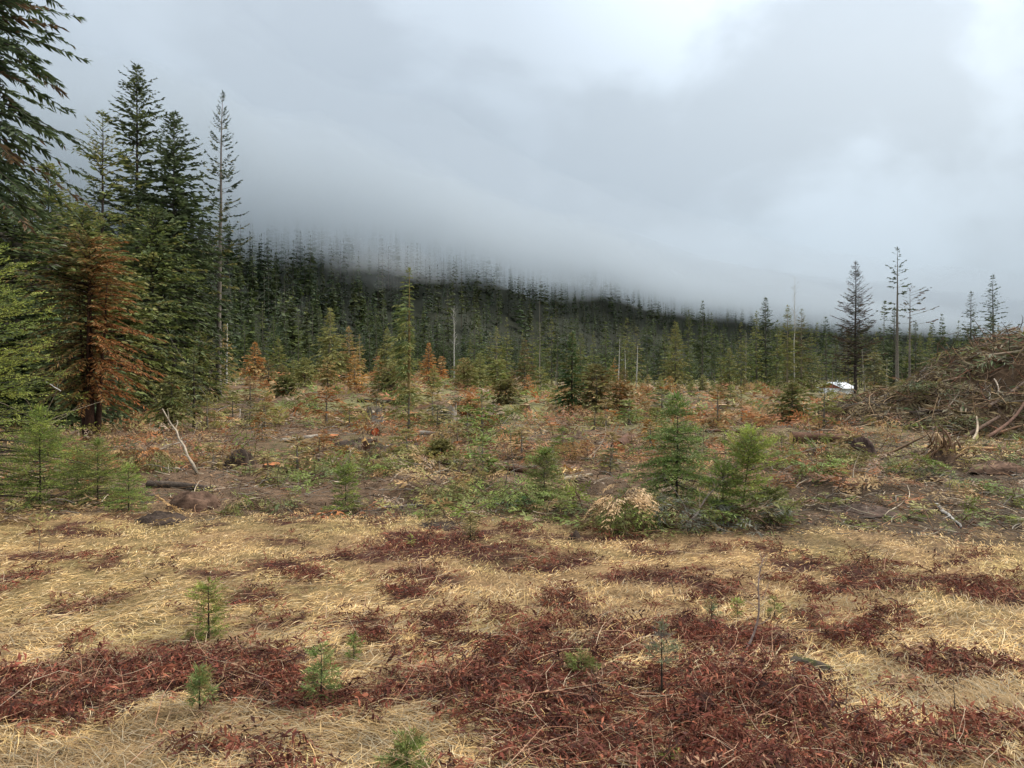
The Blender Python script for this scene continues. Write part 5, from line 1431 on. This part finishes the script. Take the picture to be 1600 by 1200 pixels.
for i, (px, py, top, lab) in enumerate([(1322, 1130, 1050, 'thin dark upright stick in bracken at lower right'), (1495, 1130, 1065, 'short dark stick near the right edge'), (930, 1110, 1045, 'thin grey stick standing in pale grass right of centre'), (62, 868, 808, 'thin dry weed stalk at the grass edge far left'), (1055, 935, 900, 'tiny dry weed stalk left of the small seedlings')]):
    b = hit(px, py); H = size_from(top, b, b[1])
    snag('dry_stalk', lab, 'stalk', b, 60 + i, H, .003 + .0006 * i, None, n=5, Lb=.25, col=lin(.10, .075, .06), cb=.3, crook=.03, lean=(rngT.normal(0, .08), 0), twig=False)

# branches
branch('pale bare pole leaning in the brush right of the rusty cedar', (308, 742), at(254, 640, hit(308, 742)[1] + 1.0), .028, 1, col=lin(.29, .235, .17), twigs=7, tl=.14, crook=.012)
branch('white peeled branch lying at the grass edge left of centre', (590, 797), (668, 792), .018, 2, lift=(0, .03), col=lin(.34, .30, .25), twigs=7, tl=.5)
branch('crooked grey dead branch sticking up left of the leaning fir', (1070, 828), at(1133, 745, 8.9), .013, 3, col=lin(.24, .19, .155), twigs=14, tl=.35, crook=.014)
branch('pale birch piece lying on dark soil at right', (1462, 792), (1502, 826), .030, 4, col=lin(.27, .25, .22), twigs=2, tl=.2, crook=.015)
branch('long dark pole propped up between the soil and the root tangle', (1362, 728), at(1452, 678, 15.5), .040, 5, col=BROWN, twigs=3, tl=.15, crook=.012)
branch('dark bent branch arching over green boughs left of centre', (700, 682), (792, 682), .020, 6, col=B_DARK * 1.3, twigs=6, tl=.3, crook=.05, lift=(.25, .02))
branch('thin pale stick leaning by the small fir in the slash', (528, 745), at(552, 700, 12.5), .010, 7, col=PALEWOOD, twigs=4, tl=.3)
branch('grey forked branch near the leaning pale pole', (245, 705), (300, 690), .014, 8, col=lin(.30, .26, .21), twigs=8, tl=.4)
branch('grey crooked branch in front of the olive young fir', (655, 770), (700, 762), .012, 9, col=GREYTWIG, twigs=8, tl=.4)
branch('dry grey twiggy branch by the grass edge left', (480, 760), (450, 775), .012, 10, col=GREYTWIG, twigs=10, tl=.5)
branch('pale stick on the slash right of the round log', (1010, 690), (1050, 672), .014, 11, col=PALEWOOD, twigs=4, tl=.3)
branch('dark crooked branch on soil by the root mound', (1330, 738), (1290, 745), .016, 12, col=BROWN, twigs=8, tl=.4)
branch('thin branch crossing the soil in front of the root mound', (1310, 742), (1400, 739), .012, 13, col=GREYTWIG, twigs=5, tl=.3)
branch('slanting thin stick on the dark soil right of centre', (1400, 785), (1428, 757), .008, 14, col=GREYTWIG, twigs=3, tl=.3)
branch('pale bark strip branch among boughs at middle left', (700, 735), (760, 722), .014, 15, col=PALEWOOD, twigs=5, tl=.35)
branch('long grey branch lying under the white pine', (335, 640), (400, 672), .022, 16, col=GREYTWIG * 1.2, twigs=10, tl=.3)
branch('dark fallen branch in front of the pale sapling at left', (352, 690), (400, 730), .014, 17, col=BROWN, twigs=8, tl=.3)
branch('bare pale branch with many twigs beside the rusty cedar', (88, 690), at(55, 660, 18), .02, 18, col=PALEWOOD, twigs=12, tl=.5)
branch('white crooked twig hanging low in the rusty cedar', at(95, 612, 19), at(72, 598, 19), .016, 19, col=B_WHITE, twigs=4, tl=.5)
branch('brown stick with tan tip near the left soil clump', (92, 800), (120, 786), .012, 20, col=BROWN, twigs=5, tl=.4)

# heaps of cut cedar and fir boughs that stand out
def bough_heap(px, py, w, h, label, seed, top, under, n=26, d=None, hang=.9, name='bough_heap', L=None, q=3, K=7, group='heaps of cut boughs', kw=.28):
    b = hit(px, py) if d is None else gxy(px, d)
    s = b[1] / F; R, Hh = w * s, h * s
    rng = np.random.default_rng(1100 + seed); g = G()
    a = rng.random(n) * 6.283; r = np.sqrt(rng.random(n)) * R * .55
    dome = 1 - (r / R) ** 2
    up = np.arange(n) < n * .42
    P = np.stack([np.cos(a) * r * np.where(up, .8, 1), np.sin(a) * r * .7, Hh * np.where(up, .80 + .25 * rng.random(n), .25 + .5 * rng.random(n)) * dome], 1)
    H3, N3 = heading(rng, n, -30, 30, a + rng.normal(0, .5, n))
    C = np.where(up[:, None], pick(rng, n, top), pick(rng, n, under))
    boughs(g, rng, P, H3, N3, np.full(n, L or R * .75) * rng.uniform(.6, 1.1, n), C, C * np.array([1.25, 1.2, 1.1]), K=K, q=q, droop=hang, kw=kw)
    o = thing(name, label, 'branches', b, 0, group)
    obj('foliage', g.mesh('foliage', M_LEAF), o)
    g = G(); k = max(4, n // 4); Hs, _ = heading(rng, k, 0, 50)
    sticks(g, rng, np.stack([rng.normal(0, R * .3, k), rng.normal(0, R * .2, k), np.full(k, .02)], 1), Hs, np.full(k, R * .8), np.full(k, R * .018), BROWN)
    obj('stems', g.mesh('stems', M_WOOD), o)['kind'] = 'stuff'
    return o
CREAM = ((lin(.60, .44, .24), 3), (lin(.48, .33, .16), 2)); GR = ((MID * 1.3, 3), (FRESH * .95, 3), (OLIVE, 1)); GR2 = ((FRESH, 3), (LIME * .7, 1.5), (MID * 1.2, 2)); OLV = ((OLIVE, 3), (lin(.16, .13, .05), 2), (MID, 1))
GREYG = ((lin(.15, .155, .12), 2), (MID * 1.2, 1))
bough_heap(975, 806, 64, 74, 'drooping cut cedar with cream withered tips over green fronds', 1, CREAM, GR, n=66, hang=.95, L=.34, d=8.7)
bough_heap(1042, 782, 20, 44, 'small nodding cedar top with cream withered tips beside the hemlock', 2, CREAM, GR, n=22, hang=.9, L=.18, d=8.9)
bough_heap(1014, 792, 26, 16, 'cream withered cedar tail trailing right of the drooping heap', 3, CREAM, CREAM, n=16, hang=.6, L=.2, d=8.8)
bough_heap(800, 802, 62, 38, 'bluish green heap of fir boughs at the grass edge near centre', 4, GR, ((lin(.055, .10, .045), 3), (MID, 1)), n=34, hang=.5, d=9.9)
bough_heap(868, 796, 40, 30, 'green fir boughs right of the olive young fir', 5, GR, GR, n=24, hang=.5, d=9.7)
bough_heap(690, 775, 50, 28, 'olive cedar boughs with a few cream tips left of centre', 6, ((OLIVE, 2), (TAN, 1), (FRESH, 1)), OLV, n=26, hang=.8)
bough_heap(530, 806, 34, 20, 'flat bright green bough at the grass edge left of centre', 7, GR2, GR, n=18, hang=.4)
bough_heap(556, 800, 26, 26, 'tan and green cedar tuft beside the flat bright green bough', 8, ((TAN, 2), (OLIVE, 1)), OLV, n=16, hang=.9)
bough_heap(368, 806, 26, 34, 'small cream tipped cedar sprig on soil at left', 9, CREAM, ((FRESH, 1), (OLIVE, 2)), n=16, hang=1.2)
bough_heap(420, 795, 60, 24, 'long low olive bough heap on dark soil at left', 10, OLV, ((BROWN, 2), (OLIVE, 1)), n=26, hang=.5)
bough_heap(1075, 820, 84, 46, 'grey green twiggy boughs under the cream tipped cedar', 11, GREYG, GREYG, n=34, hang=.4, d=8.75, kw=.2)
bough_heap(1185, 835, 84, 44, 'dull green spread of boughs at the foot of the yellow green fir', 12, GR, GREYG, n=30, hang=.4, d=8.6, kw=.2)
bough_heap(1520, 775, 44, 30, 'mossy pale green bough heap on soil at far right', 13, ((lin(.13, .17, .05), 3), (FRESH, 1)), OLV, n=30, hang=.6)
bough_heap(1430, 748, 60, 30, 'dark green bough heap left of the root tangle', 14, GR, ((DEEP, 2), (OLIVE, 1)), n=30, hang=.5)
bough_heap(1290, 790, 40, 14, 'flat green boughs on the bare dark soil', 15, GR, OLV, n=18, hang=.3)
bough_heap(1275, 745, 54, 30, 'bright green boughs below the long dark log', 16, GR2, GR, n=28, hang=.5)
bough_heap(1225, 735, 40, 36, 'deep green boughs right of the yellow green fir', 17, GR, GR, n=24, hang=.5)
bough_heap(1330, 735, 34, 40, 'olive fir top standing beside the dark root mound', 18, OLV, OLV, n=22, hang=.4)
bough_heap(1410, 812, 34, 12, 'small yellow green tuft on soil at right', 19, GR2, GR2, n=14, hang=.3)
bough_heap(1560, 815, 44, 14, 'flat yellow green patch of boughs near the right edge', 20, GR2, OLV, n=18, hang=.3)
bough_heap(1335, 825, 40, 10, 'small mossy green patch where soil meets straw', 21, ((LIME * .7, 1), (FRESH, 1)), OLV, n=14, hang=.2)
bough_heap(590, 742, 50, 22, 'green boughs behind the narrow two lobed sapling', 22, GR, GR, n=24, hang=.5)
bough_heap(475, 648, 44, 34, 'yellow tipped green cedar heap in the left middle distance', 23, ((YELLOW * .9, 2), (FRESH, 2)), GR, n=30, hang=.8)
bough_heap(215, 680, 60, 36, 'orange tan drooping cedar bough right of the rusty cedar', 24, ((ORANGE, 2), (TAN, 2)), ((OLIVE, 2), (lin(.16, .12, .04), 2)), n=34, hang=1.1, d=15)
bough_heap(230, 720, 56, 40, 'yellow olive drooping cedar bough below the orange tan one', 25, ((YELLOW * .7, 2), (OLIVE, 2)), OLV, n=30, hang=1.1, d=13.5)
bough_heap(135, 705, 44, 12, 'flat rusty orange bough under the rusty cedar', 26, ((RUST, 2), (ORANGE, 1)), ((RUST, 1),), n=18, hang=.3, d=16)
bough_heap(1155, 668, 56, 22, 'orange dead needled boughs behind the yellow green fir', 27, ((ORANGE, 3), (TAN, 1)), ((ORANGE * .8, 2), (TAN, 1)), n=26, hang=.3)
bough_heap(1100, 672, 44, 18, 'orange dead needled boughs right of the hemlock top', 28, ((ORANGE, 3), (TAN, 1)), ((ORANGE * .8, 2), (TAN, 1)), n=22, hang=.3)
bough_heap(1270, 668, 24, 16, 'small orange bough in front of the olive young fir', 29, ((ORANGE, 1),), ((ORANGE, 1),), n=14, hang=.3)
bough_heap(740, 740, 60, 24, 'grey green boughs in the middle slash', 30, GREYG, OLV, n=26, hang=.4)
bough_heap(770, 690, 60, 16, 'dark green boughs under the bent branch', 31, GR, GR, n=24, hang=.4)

# clods of dark earth
def clod(px, py, w, h, label, seed, col=lin(.040, .028, .021)):
    b = hit(px, py); s = b[1] / F; rng = np.random.default_rng(1200 + seed)
    R, Hh = w * s, h * s; nu, nv = 26, 9; g = G(); v = []; c = []
    for j in range(nv):
        f = j / (nv - 1)
        for i in range(nu):
            th = i * 2 * math.pi / nu
            rr = R * (1 - f) * (1 + .5 * (float(fbm(math.cos(th) * 1.6 + seed, math.sin(th) * 1.6 + f, seed, 3)) - .5)) + .001
            z = Hh * (1 - (1 - f) ** 3.6) * (.6 + .8 * float(fbm(math.cos(th) * rr / R * 4 + 3, math.sin(th) * rr / R * 4, seed + 5, 3)))
            v.append((math.cos(th) * rr, math.sin(th) * rr * .8, z - .03)); c.append(col * rng.uniform(.6, 1.5))
    q = [(j * nu + i, j * nu + (i + 1) % nu, (j + 1) * nu + (i + 1) % nu, (j + 1) * nu + i) for j in range(nv - 1) for i in range(nu)]
    g.add(v, c, q=q)
    o = thing('soil_clod', label, 'soil', b, 0, 'clods of turned earth')
    obj('earth', g.mesh('earth', M_SOIL, True), o)
    g = G(); n = 60; H3, _ = heading(rng, n, -10, 45); a = rng.random(n) * 6.283; r = R * np.sqrt(rng.random(n)) * .9
    sticks(g, rng, np.stack([np.cos(a) * r, np.sin(a) * r * .8, Hh * (1 - (r / R) ** 2) * .8], 1), H3, R * rng.uniform(.1, .35, n), R * .008 * rng.uniform(.6, 1.5, n), pick(rng, n, ((B_DARK, 2), (BROWN, 1), (GREYTWIG, 1))))
    obj('rootlets', g.mesh('rootlets', M_WOOD), o)['kind'] = 'stuff'
clod(250, 815, 42, 16, 'dark peaty clod at the edge of the straw on the left', 1)
clod(303, 790, 44, 22, 'brown earth mound behind the dark peaty clod', 2, lin(.075, .045, .03))
clod(374, 728, 28, 24, 'black earth hollow mound beside the sawn stumps', 3)
clod(1345, 716, 22, 32, 'round dark root mound standing beside the long dark log', 4, lin(.05, .032, .026))
clod(898, 842, 12, 14, 'small black lump at the far edge of the straw', 5)
clod(965, 652, 40, 14, 'dark earth and roots under the golden brown bush', 6)
clod(560, 700, 44, 14, 'dark earth bank by the yellow splintered stump', 7)
clod(690, 822, 50, 8, 'low dark earth patch at the grass edge near centre', 8)
clod(1340, 795, 60, 8, 'low dark clod on the bare soil right of centre', 9, lin(.06, .04, .03))
clod(1560, 735, 40, 14, 'brown earth heap at the far right below the slash pile', 10, lin(.10, .06, .04))
clod(640, 702, 40, 12, 'dark earth bank right of the yellow splintered stump', 11)

# upturned root plate in front of the slash pile
def root_plate():
    b = gxy(1470, 15.2); o = thing('root_plate', 'upturned root plate with splayed brown roots and dark earth below the slash pile', 'roots', b)
    rng = np.random.default_rng(44); g = G(); n = 30
    a = rng.uniform(0, 6.283, n); e = np.radians(rng.uniform(5, 80, n))
    D = np.stack([np.cos(a) * np.cos(e), -np.abs(np.sin(a)) * np.cos(e) * .6, np.sin(e)], 1)
    P = np.stack([rng.normal(0, .22, n), rng.normal(0, .15, n), rng.uniform(.05, .35, n)], 1)
    sticks(g, rng, P, D, rng.uniform(.2, .55, n), rng.uniform(.010, .030, n), pick(rng, n, ((lin(.20, .12, .07), 2), (BROWN, 2), (lin(.34, .24, .14), 1.4))), bend=.3, ns=6)
    obj('roots', g.mesh('roots', M_WOOD, True), o)['kind'] = 'stuff'
    for px, top, rr, cc in ((1466, 676, .07, lin(.42, .28, .15)), (1478, 684, .06, lin(.25, .15, .08)), (1496, 690, .05, lin(.22, .14, .08))):
        tp = np.array(at(px, top, b[1])) - np.array(b); s = np.linspace(0, 1, 6); g = G()
        pts = np.array([.02, 0, .05])[None] * (1 - s[:, None]) + tp[None] * s[:, None]; pts[:, 0] += .06 * np.sin(s * 4)
        tubes(g, pts[None], (rr * (1.2 - .7 * s))[None], 8, cc, cap=True)
        obj('root', g.mesh('root', M_WOOD, True), o)
    g = G(); nu, nv = 22, 8; v = []; c = []
    for j in range(nv):
        f = j / (nv - 1)
        for i in range(nu):
            th = i * 2 * math.pi / nu; rr = .48 * (1 - f) * (1 + .6 * (float(fbm(math.cos(th) * 2, math.sin(th) * 2 + f, 9, 3)) - .5)) + .001
            v.append((math.cos(th) * rr, math.sin(th) * rr * .6, .30 * (1 - (1 - f) ** 1.6) * (.6 + .8 * rng.random()) - .05)); c.append(lin(.07, .045, .03) * rng.uniform(.6, 1.4))
    g.add(v, c, q=[(j * nu + i, j * nu + (i + 1) % nu, (j + 1) * nu + (i + 1) % nu, (j + 1) * nu + i) for j in range(nv - 1) for i in range(nu)])
    obj('earth', g.mesh('earth', M_SOIL, True), o)
root_plate()

# ------------------------------------------------------------------ slash pile
def slash_pile():
    o = thing('slash_pile', 'huge brown heap of logging slash rising to the right edge', 'brush pile', (PILE_C[0], PILE_C[1], 0))
    cx, cyy = PILE_C; g = G()
    nx, ny = 90, 60
    X, Y = np.meshgrid(np.linspace(-11.5, 11.5, nx), np.linspace(-6.8, 6.8, ny), indexing='ij')
    x, y = X.ravel() + cx, Y.ravel() + cyy
    h = pile_h(x, y); z = terrain(x, y) + h - .12 - .25 * (h <= 0)
    z = z + (fbm(x * 2.2, y * 2.2, 97, 3) - .5) * .35 * (h > 0)
    i = np.arange(nx * ny).reshape(nx, ny)
    q = np.stack([i[:-1, :-1], i[1:, :-1], i[1:, 1:], i[:-1, 1:]], -1).reshape(-1, 4)
    n = fbm(x * 1.5, y * 1.5, 98, 3)[:, None]
    g.add(np.stack([x - cx, y - cyy, z], 1), lin(.075, .048, .028) * (.6 + .9 * n), q=q)
    obj('heap', g.mesh('heap', M_SOIL, True), o)
    rng = np.random.default_rng(99)
    def pts(n):
        a = rng.random(n) * 6.283; r = np.sqrt(rng.random(n)) * 1.0
        x = cx + np.cos(a) * r * 11.2; y = cyy + np.sin(a) * r * 6.4
        k = (y < cyy + 1.5) & (pile_h(x, y) > .03)
        return x[k], y[k]
    def surf(x, y, up=0.0):
        return np.stack([x - cx, y - cyy, terrain(x, y) + pile_h(x, y) - .05 + up], 1)
    def slope(x, y):
        e = .3; n = np.stack([-(pile_h(x + e, y) - pile_h(x - e, y)) / (2 * e), -(pile_h(x, y + e) - pile_h(x, y - e)) / (2 * e), np.ones_like(x)], 1)
        return unit(n)
    x, y = pts(8500); n = len(x); nm = slope(x, y); H3 = unit(rng.normal(0, 1, (n, 3))); H3 = unit(H3 - nm * np.sum(H3 * nm, 1, keepdims=True) * rng.uniform(.55, 1, (n, 1)))
    L = rng.uniform(.25, 1.2, n); g = G()
    C = pick(rng, n, ((lin(.10, .062, .036), 4), (lin(.17, .105, .06), 3), (GREYTWIG, 2), (lin(.055, .038, .026), 3), (lin(.36, .24, .13), 1.4), (lin(.22, .09, .05), 1)))
    sticks(g, rng, surf(x, y, .04 + .12 * rng.random(n)), H3, L, rng.uniform(.007, .021, n), C, bend=.16)
    obj('sticks', g.mesh('sticks', M_WOOD), o)['kind'] = 'stuff'
    x, y = pts(3600); n = len(x); nm = slope(x, y)
    H3, N3 = heading(rng, n, -35, 10); H3 = unit(H3 - nm * np.sum(H3 * nm, 1, keepdims=True) * .8 + nm * .12); N3 = unit(nm + rng.normal(0, .3, (n, 3)))
    gr = sstep(.48, .62, fbm(x * .5, y * .5, 77, 3)); C = pick(rng, n, ((lin(.15, .10, .045), 3), (lin(.20, .135, .065), 3), (lin(.11, .085, .04), 3)))
    m = rng.random(n) < gr * .6 + .03; C[m] = pick(rng, int(m.sum()), ((OLIVE * .8, 2), (DEEP * 1.3, 2), (MID, 1)))
    g = G(); boughs(g, rng, surf(x, y, .06 + .1 * rng.random(n)), H3, N3, rng.uniform(.4, 1.1, n), C, C * 1.25, K=5, q=1, droop=.35, kw=.16)
    obj('withered_boughs', g.mesh('withered_boughs', M_LEAF), o)['kind'] = 'stuff'
slash_pile()
def pile_pt(px, py, up=.08):
    """point on the heap's near face under a photo pixel"""
    r = ray(px, py); d = 14.0
    while d < 34:
        x, y, z = r[0] * d, r[1] * d, CAM_Z + r[2] * d
        if z <= float(terrain(x, y)) + float(pile_h(x, y)): break
        d += .05
    if d >= 34: d = 24.0
    return (r[0] * d, r[1] * d - .05, CAM_Z + r[2] * d + up)
PL = 'poles and logs on the slash pile'
for i, (a, b, r, col, lab) in enumerate([
    ((1312, 668), (1402, 612), .055, lin(.20, .15, .10), 'long dark pole along the left slope of the slash pile'),
    ((1402, 614), (1530, 556), .05, lin(.22, .17, .12), 'long pole running up the crest of the slash pile'),
    ((1502, 565), (1592, 553), .075, lin(.40, .30, .20), 'thick pale log near the top of the slash pile'),
    ((1506, 582), (1568, 561), .055, lin(.46, .36, .24), 'pale slanting log below the thick pale one on the pile'),
    ((1545, 638), (1600, 600), .08, lin(.16, .11, .08), 'dark forked log halfway up the right of the pile'),
    ((1360, 653), (1430, 648), .06, lin(.34, .24, .14), 'tan log lying level across the low left of the pile'),
    ((1420, 649), (1475, 646), .09, lin(.06, .042, .03), 'dark thick butt end low in the pile'),
    ((1518, 692), (1524, 655), .05, lin(.42, .33, .23), 'short upright pale stub at the foot of the pile'),
    ((1505, 688), (1560, 655), .09, lin(.12, .075, .05), 'brown log sloping at the lower right of the pile'),
    ((1540, 688), (1600, 632), .07, lin(.16, .085, .055), 'reddish pole leaning up the lower right of the pile'),
    ((1480, 640), (1506, 600), .035, lin(.17, .13, .09), 'thin dark pole up the middle of the pile'),
    ((1552, 596), (1558, 622), .035, lin(.42, .34, .26), 'short pale stick hanging in the middle of the pile'),
    ((1570, 540), (1600, 528), .06, lin(.22, .16, .11), 'log end at the very top of the pile by the right edge'),
    ((1340, 672), (1380, 660), .03, lin(.30, .22, .14), 'thin tan stick low on the left of the pile'),
    ((1560, 680), (1600, 668), .06, lin(.30, .17, .10), 'reddish brown log at the foot of the pile by the right edge'),
    ((1470, 600), (1500, 592), .03, lin(.34, .26, .18), 'small tan stick under the crest of the pile'),
    ((1580, 655), (1600, 610), .04, lin(.36, .27, .18), 'pale thin pole at the right edge of the pile'),
    ((1430, 630), (1462, 622), .03, lin(.20, .14, .09), 'brown stick across the middle left of the pile')]):
    A, B = pile_pt(*a), pile_pt(*b)
    o = log('slash_pole', lab, A, B, r * .72, r * .5, cut=CUT_TAN, bark=np.array(col) * .68, group=PL, seed=40 + i, bend=.03)
for i, (px, py, w, h, lab) in enumerate([(1465, 628, 44, 40, 'olive green fir top stuck upright in the slash pile'), (1500, 668, 40, 22, 'dark green boughs low in the slash pile'), (1425, 612, 34, 18, 'olive boughs on the upper left slope of the slash pile'), (1590, 690, 30, 16, 'dark green boughs at the foot of the pile by the right edge')]):
    b = pile_pt(px, py); s = b[1] / F; R, Hh = w * s, h * s
    rng = np.random.default_rng(1300 + i); g = G(); n = 30; a = rng.random(n) * 6.283; r = np.sqrt(rng.random(n)) * R * .5
    H3, N3 = heading(rng, n, -30, 40, a)
    boughs(g, rng, np.stack([np.cos(a) * r, np.sin(a) * r * .4 - .1, rng.random(n) * Hh * .6], 1), H3, N3, np.full(n, R * .7), pick(rng, n, ((OLIVE * .9, 2), (DEEP * 1.4, 2), (lin(.13, .10, .04), 1))), K=6, q=2, droop=.5)
    tag(obj('fir_bough', g.mesh('fir_bough', M_LEAF), None, b), lab, 'branches', 'fir boughs on the slash pile')

# ------------------------------------------------------------------ shed at the back of the clearing
def shed():
    d = 121.0; b = gxy(1297, d); base = -1.80
    o = thing('shed', 'small shed with red gable and white metal roof behind the clearing', 'shed', (b[0], b[1], base), math.radians(-42))
    W, Ln, hw, hr = 3.6, 6.6, 1.9, 2.75        # gable width, length, wall and ridge height
    def box(name, x0, x1, y0, y1, z0, z1, col, mat, parent):
        g = G(); v = [(x, y, z) for x in (x0, x1) for y in (y0, y1) for z in (z0, z1)]
        g.add(v, col, q=[(0, 1, 3, 2), (4, 6, 7, 5), (0, 4, 5, 1), (2, 3, 7, 6), (0, 2, 6, 4), (1, 5, 7, 3)])
        return obj(name, g.mesh(name, mat), parent)
    wh = lin(.72, .72, .70); red = lin(.42, .10, .05)
    box('wall', -W / 2, W / 2, 0, .12, 0, hw, wh, M_PAINT, o)
    box('wall', -W / 2, W / 2, Ln - .12, Ln, 0, hw, wh, M_PAINT, o)
    box('wall', -W / 2, -W / 2 + .12, .123, Ln - .123, 0, hw, wh, M_PAINT, o)
    box('wall', W / 2 - .12, W / 2, .123, Ln - .123, 0, hw, wh, M_PAINT, o)
    for y0 in (-.02, Ln - .10):
        g = G(); v = [(-W / 2, y0, hw), (W / 2, y0, hw), (0, y0, hr), (-W / 2, y0 + .12, hw), (W / 2, y0 + .12, hw), (0, y0 + .12, hr)]
        g.add(v, red, q=[(0, 3, 4, 1), (1, 4, 5, 2), (2, 5, 3, 0)], t=[(0, 1, 2), (3, 5, 4)])
        obj('gable', g.mesh('gable', M_PAINT), o)['label'] = 'red painted triangular gable'
    for s in (-1, 1):
        g = G(); ex = W / 2 + .35; ez = hw - .35 * (hr - hw) / (W / 2)
        v = [(s * ex, -.35, ez + .03), (s * .01, -.35, hr + .03), (s * .01, Ln + .35, hr + .03), (s * ex, Ln + .35, ez + .03)]
        v = v + [(a, bb, c + .06) for a, bb, c in v]
        g.add(v, lin(.80, .82, .84), q=[(0, 1, 2, 3), (4, 7, 6, 5), (0, 4, 5, 1), (1, 5, 6, 2), (2, 6, 7, 3), (3, 7, 4, 0)])
        rf = obj('roof', g.mesh('roof', M_PAINT), o)
        g = G()
        for k in range(9):
            yy = -.3 + k * (Ln + .6) / 8
            v = [(s * ex, yy, ez + .092), (s * .02, yy, hr + .092), (s * .02, yy + .05, hr + .092), (s * ex, yy + .05, ez + .092)]
            v = v + [(a, bb, c + .04) for a, bb, c in v]
            g.add(v, lin(.76, .78, .80), q=[(0, 1, 2, 3), (4, 7, 6, 5), (0, 4, 5, 1), (1, 5, 6, 2), (2, 6, 7, 3), (3, 7, 4, 0)])
        obj('roof_ribs', g.mesh('roof_ribs', M_PAINT), rf)['kind'] = 'stuff'
    box('door', -.45, .45, -.03, -.003, 0, 1.6, lin(.5, .5, .5), M_PAINT, o)
    box('flue_pipe', .55, .70, 1.6, 1.75, hr - .5, hr + .45, lin(.6, .62, .64), M_PAINT, o)
shed()
build_wisp(590, 425, 296, 17, 22, 7, 3)
build_wisp(625, 405, 305, 15, 22, 7, 4)
build_wisp(545, 395, 300, 18, 24, 7, 6)
build_wisp(655, 420, 318, 16, 24, 6, 8)
print('UNIQUE TRIS', sum(sum(len(p.vertices) - 2 for p in m.polygons) for m in bpy.data.meshes), [(m.name, len(m.polygons)) for m in sorted(bpy.data.meshes, key=lambda m: -len(m.polygons))[:14]])
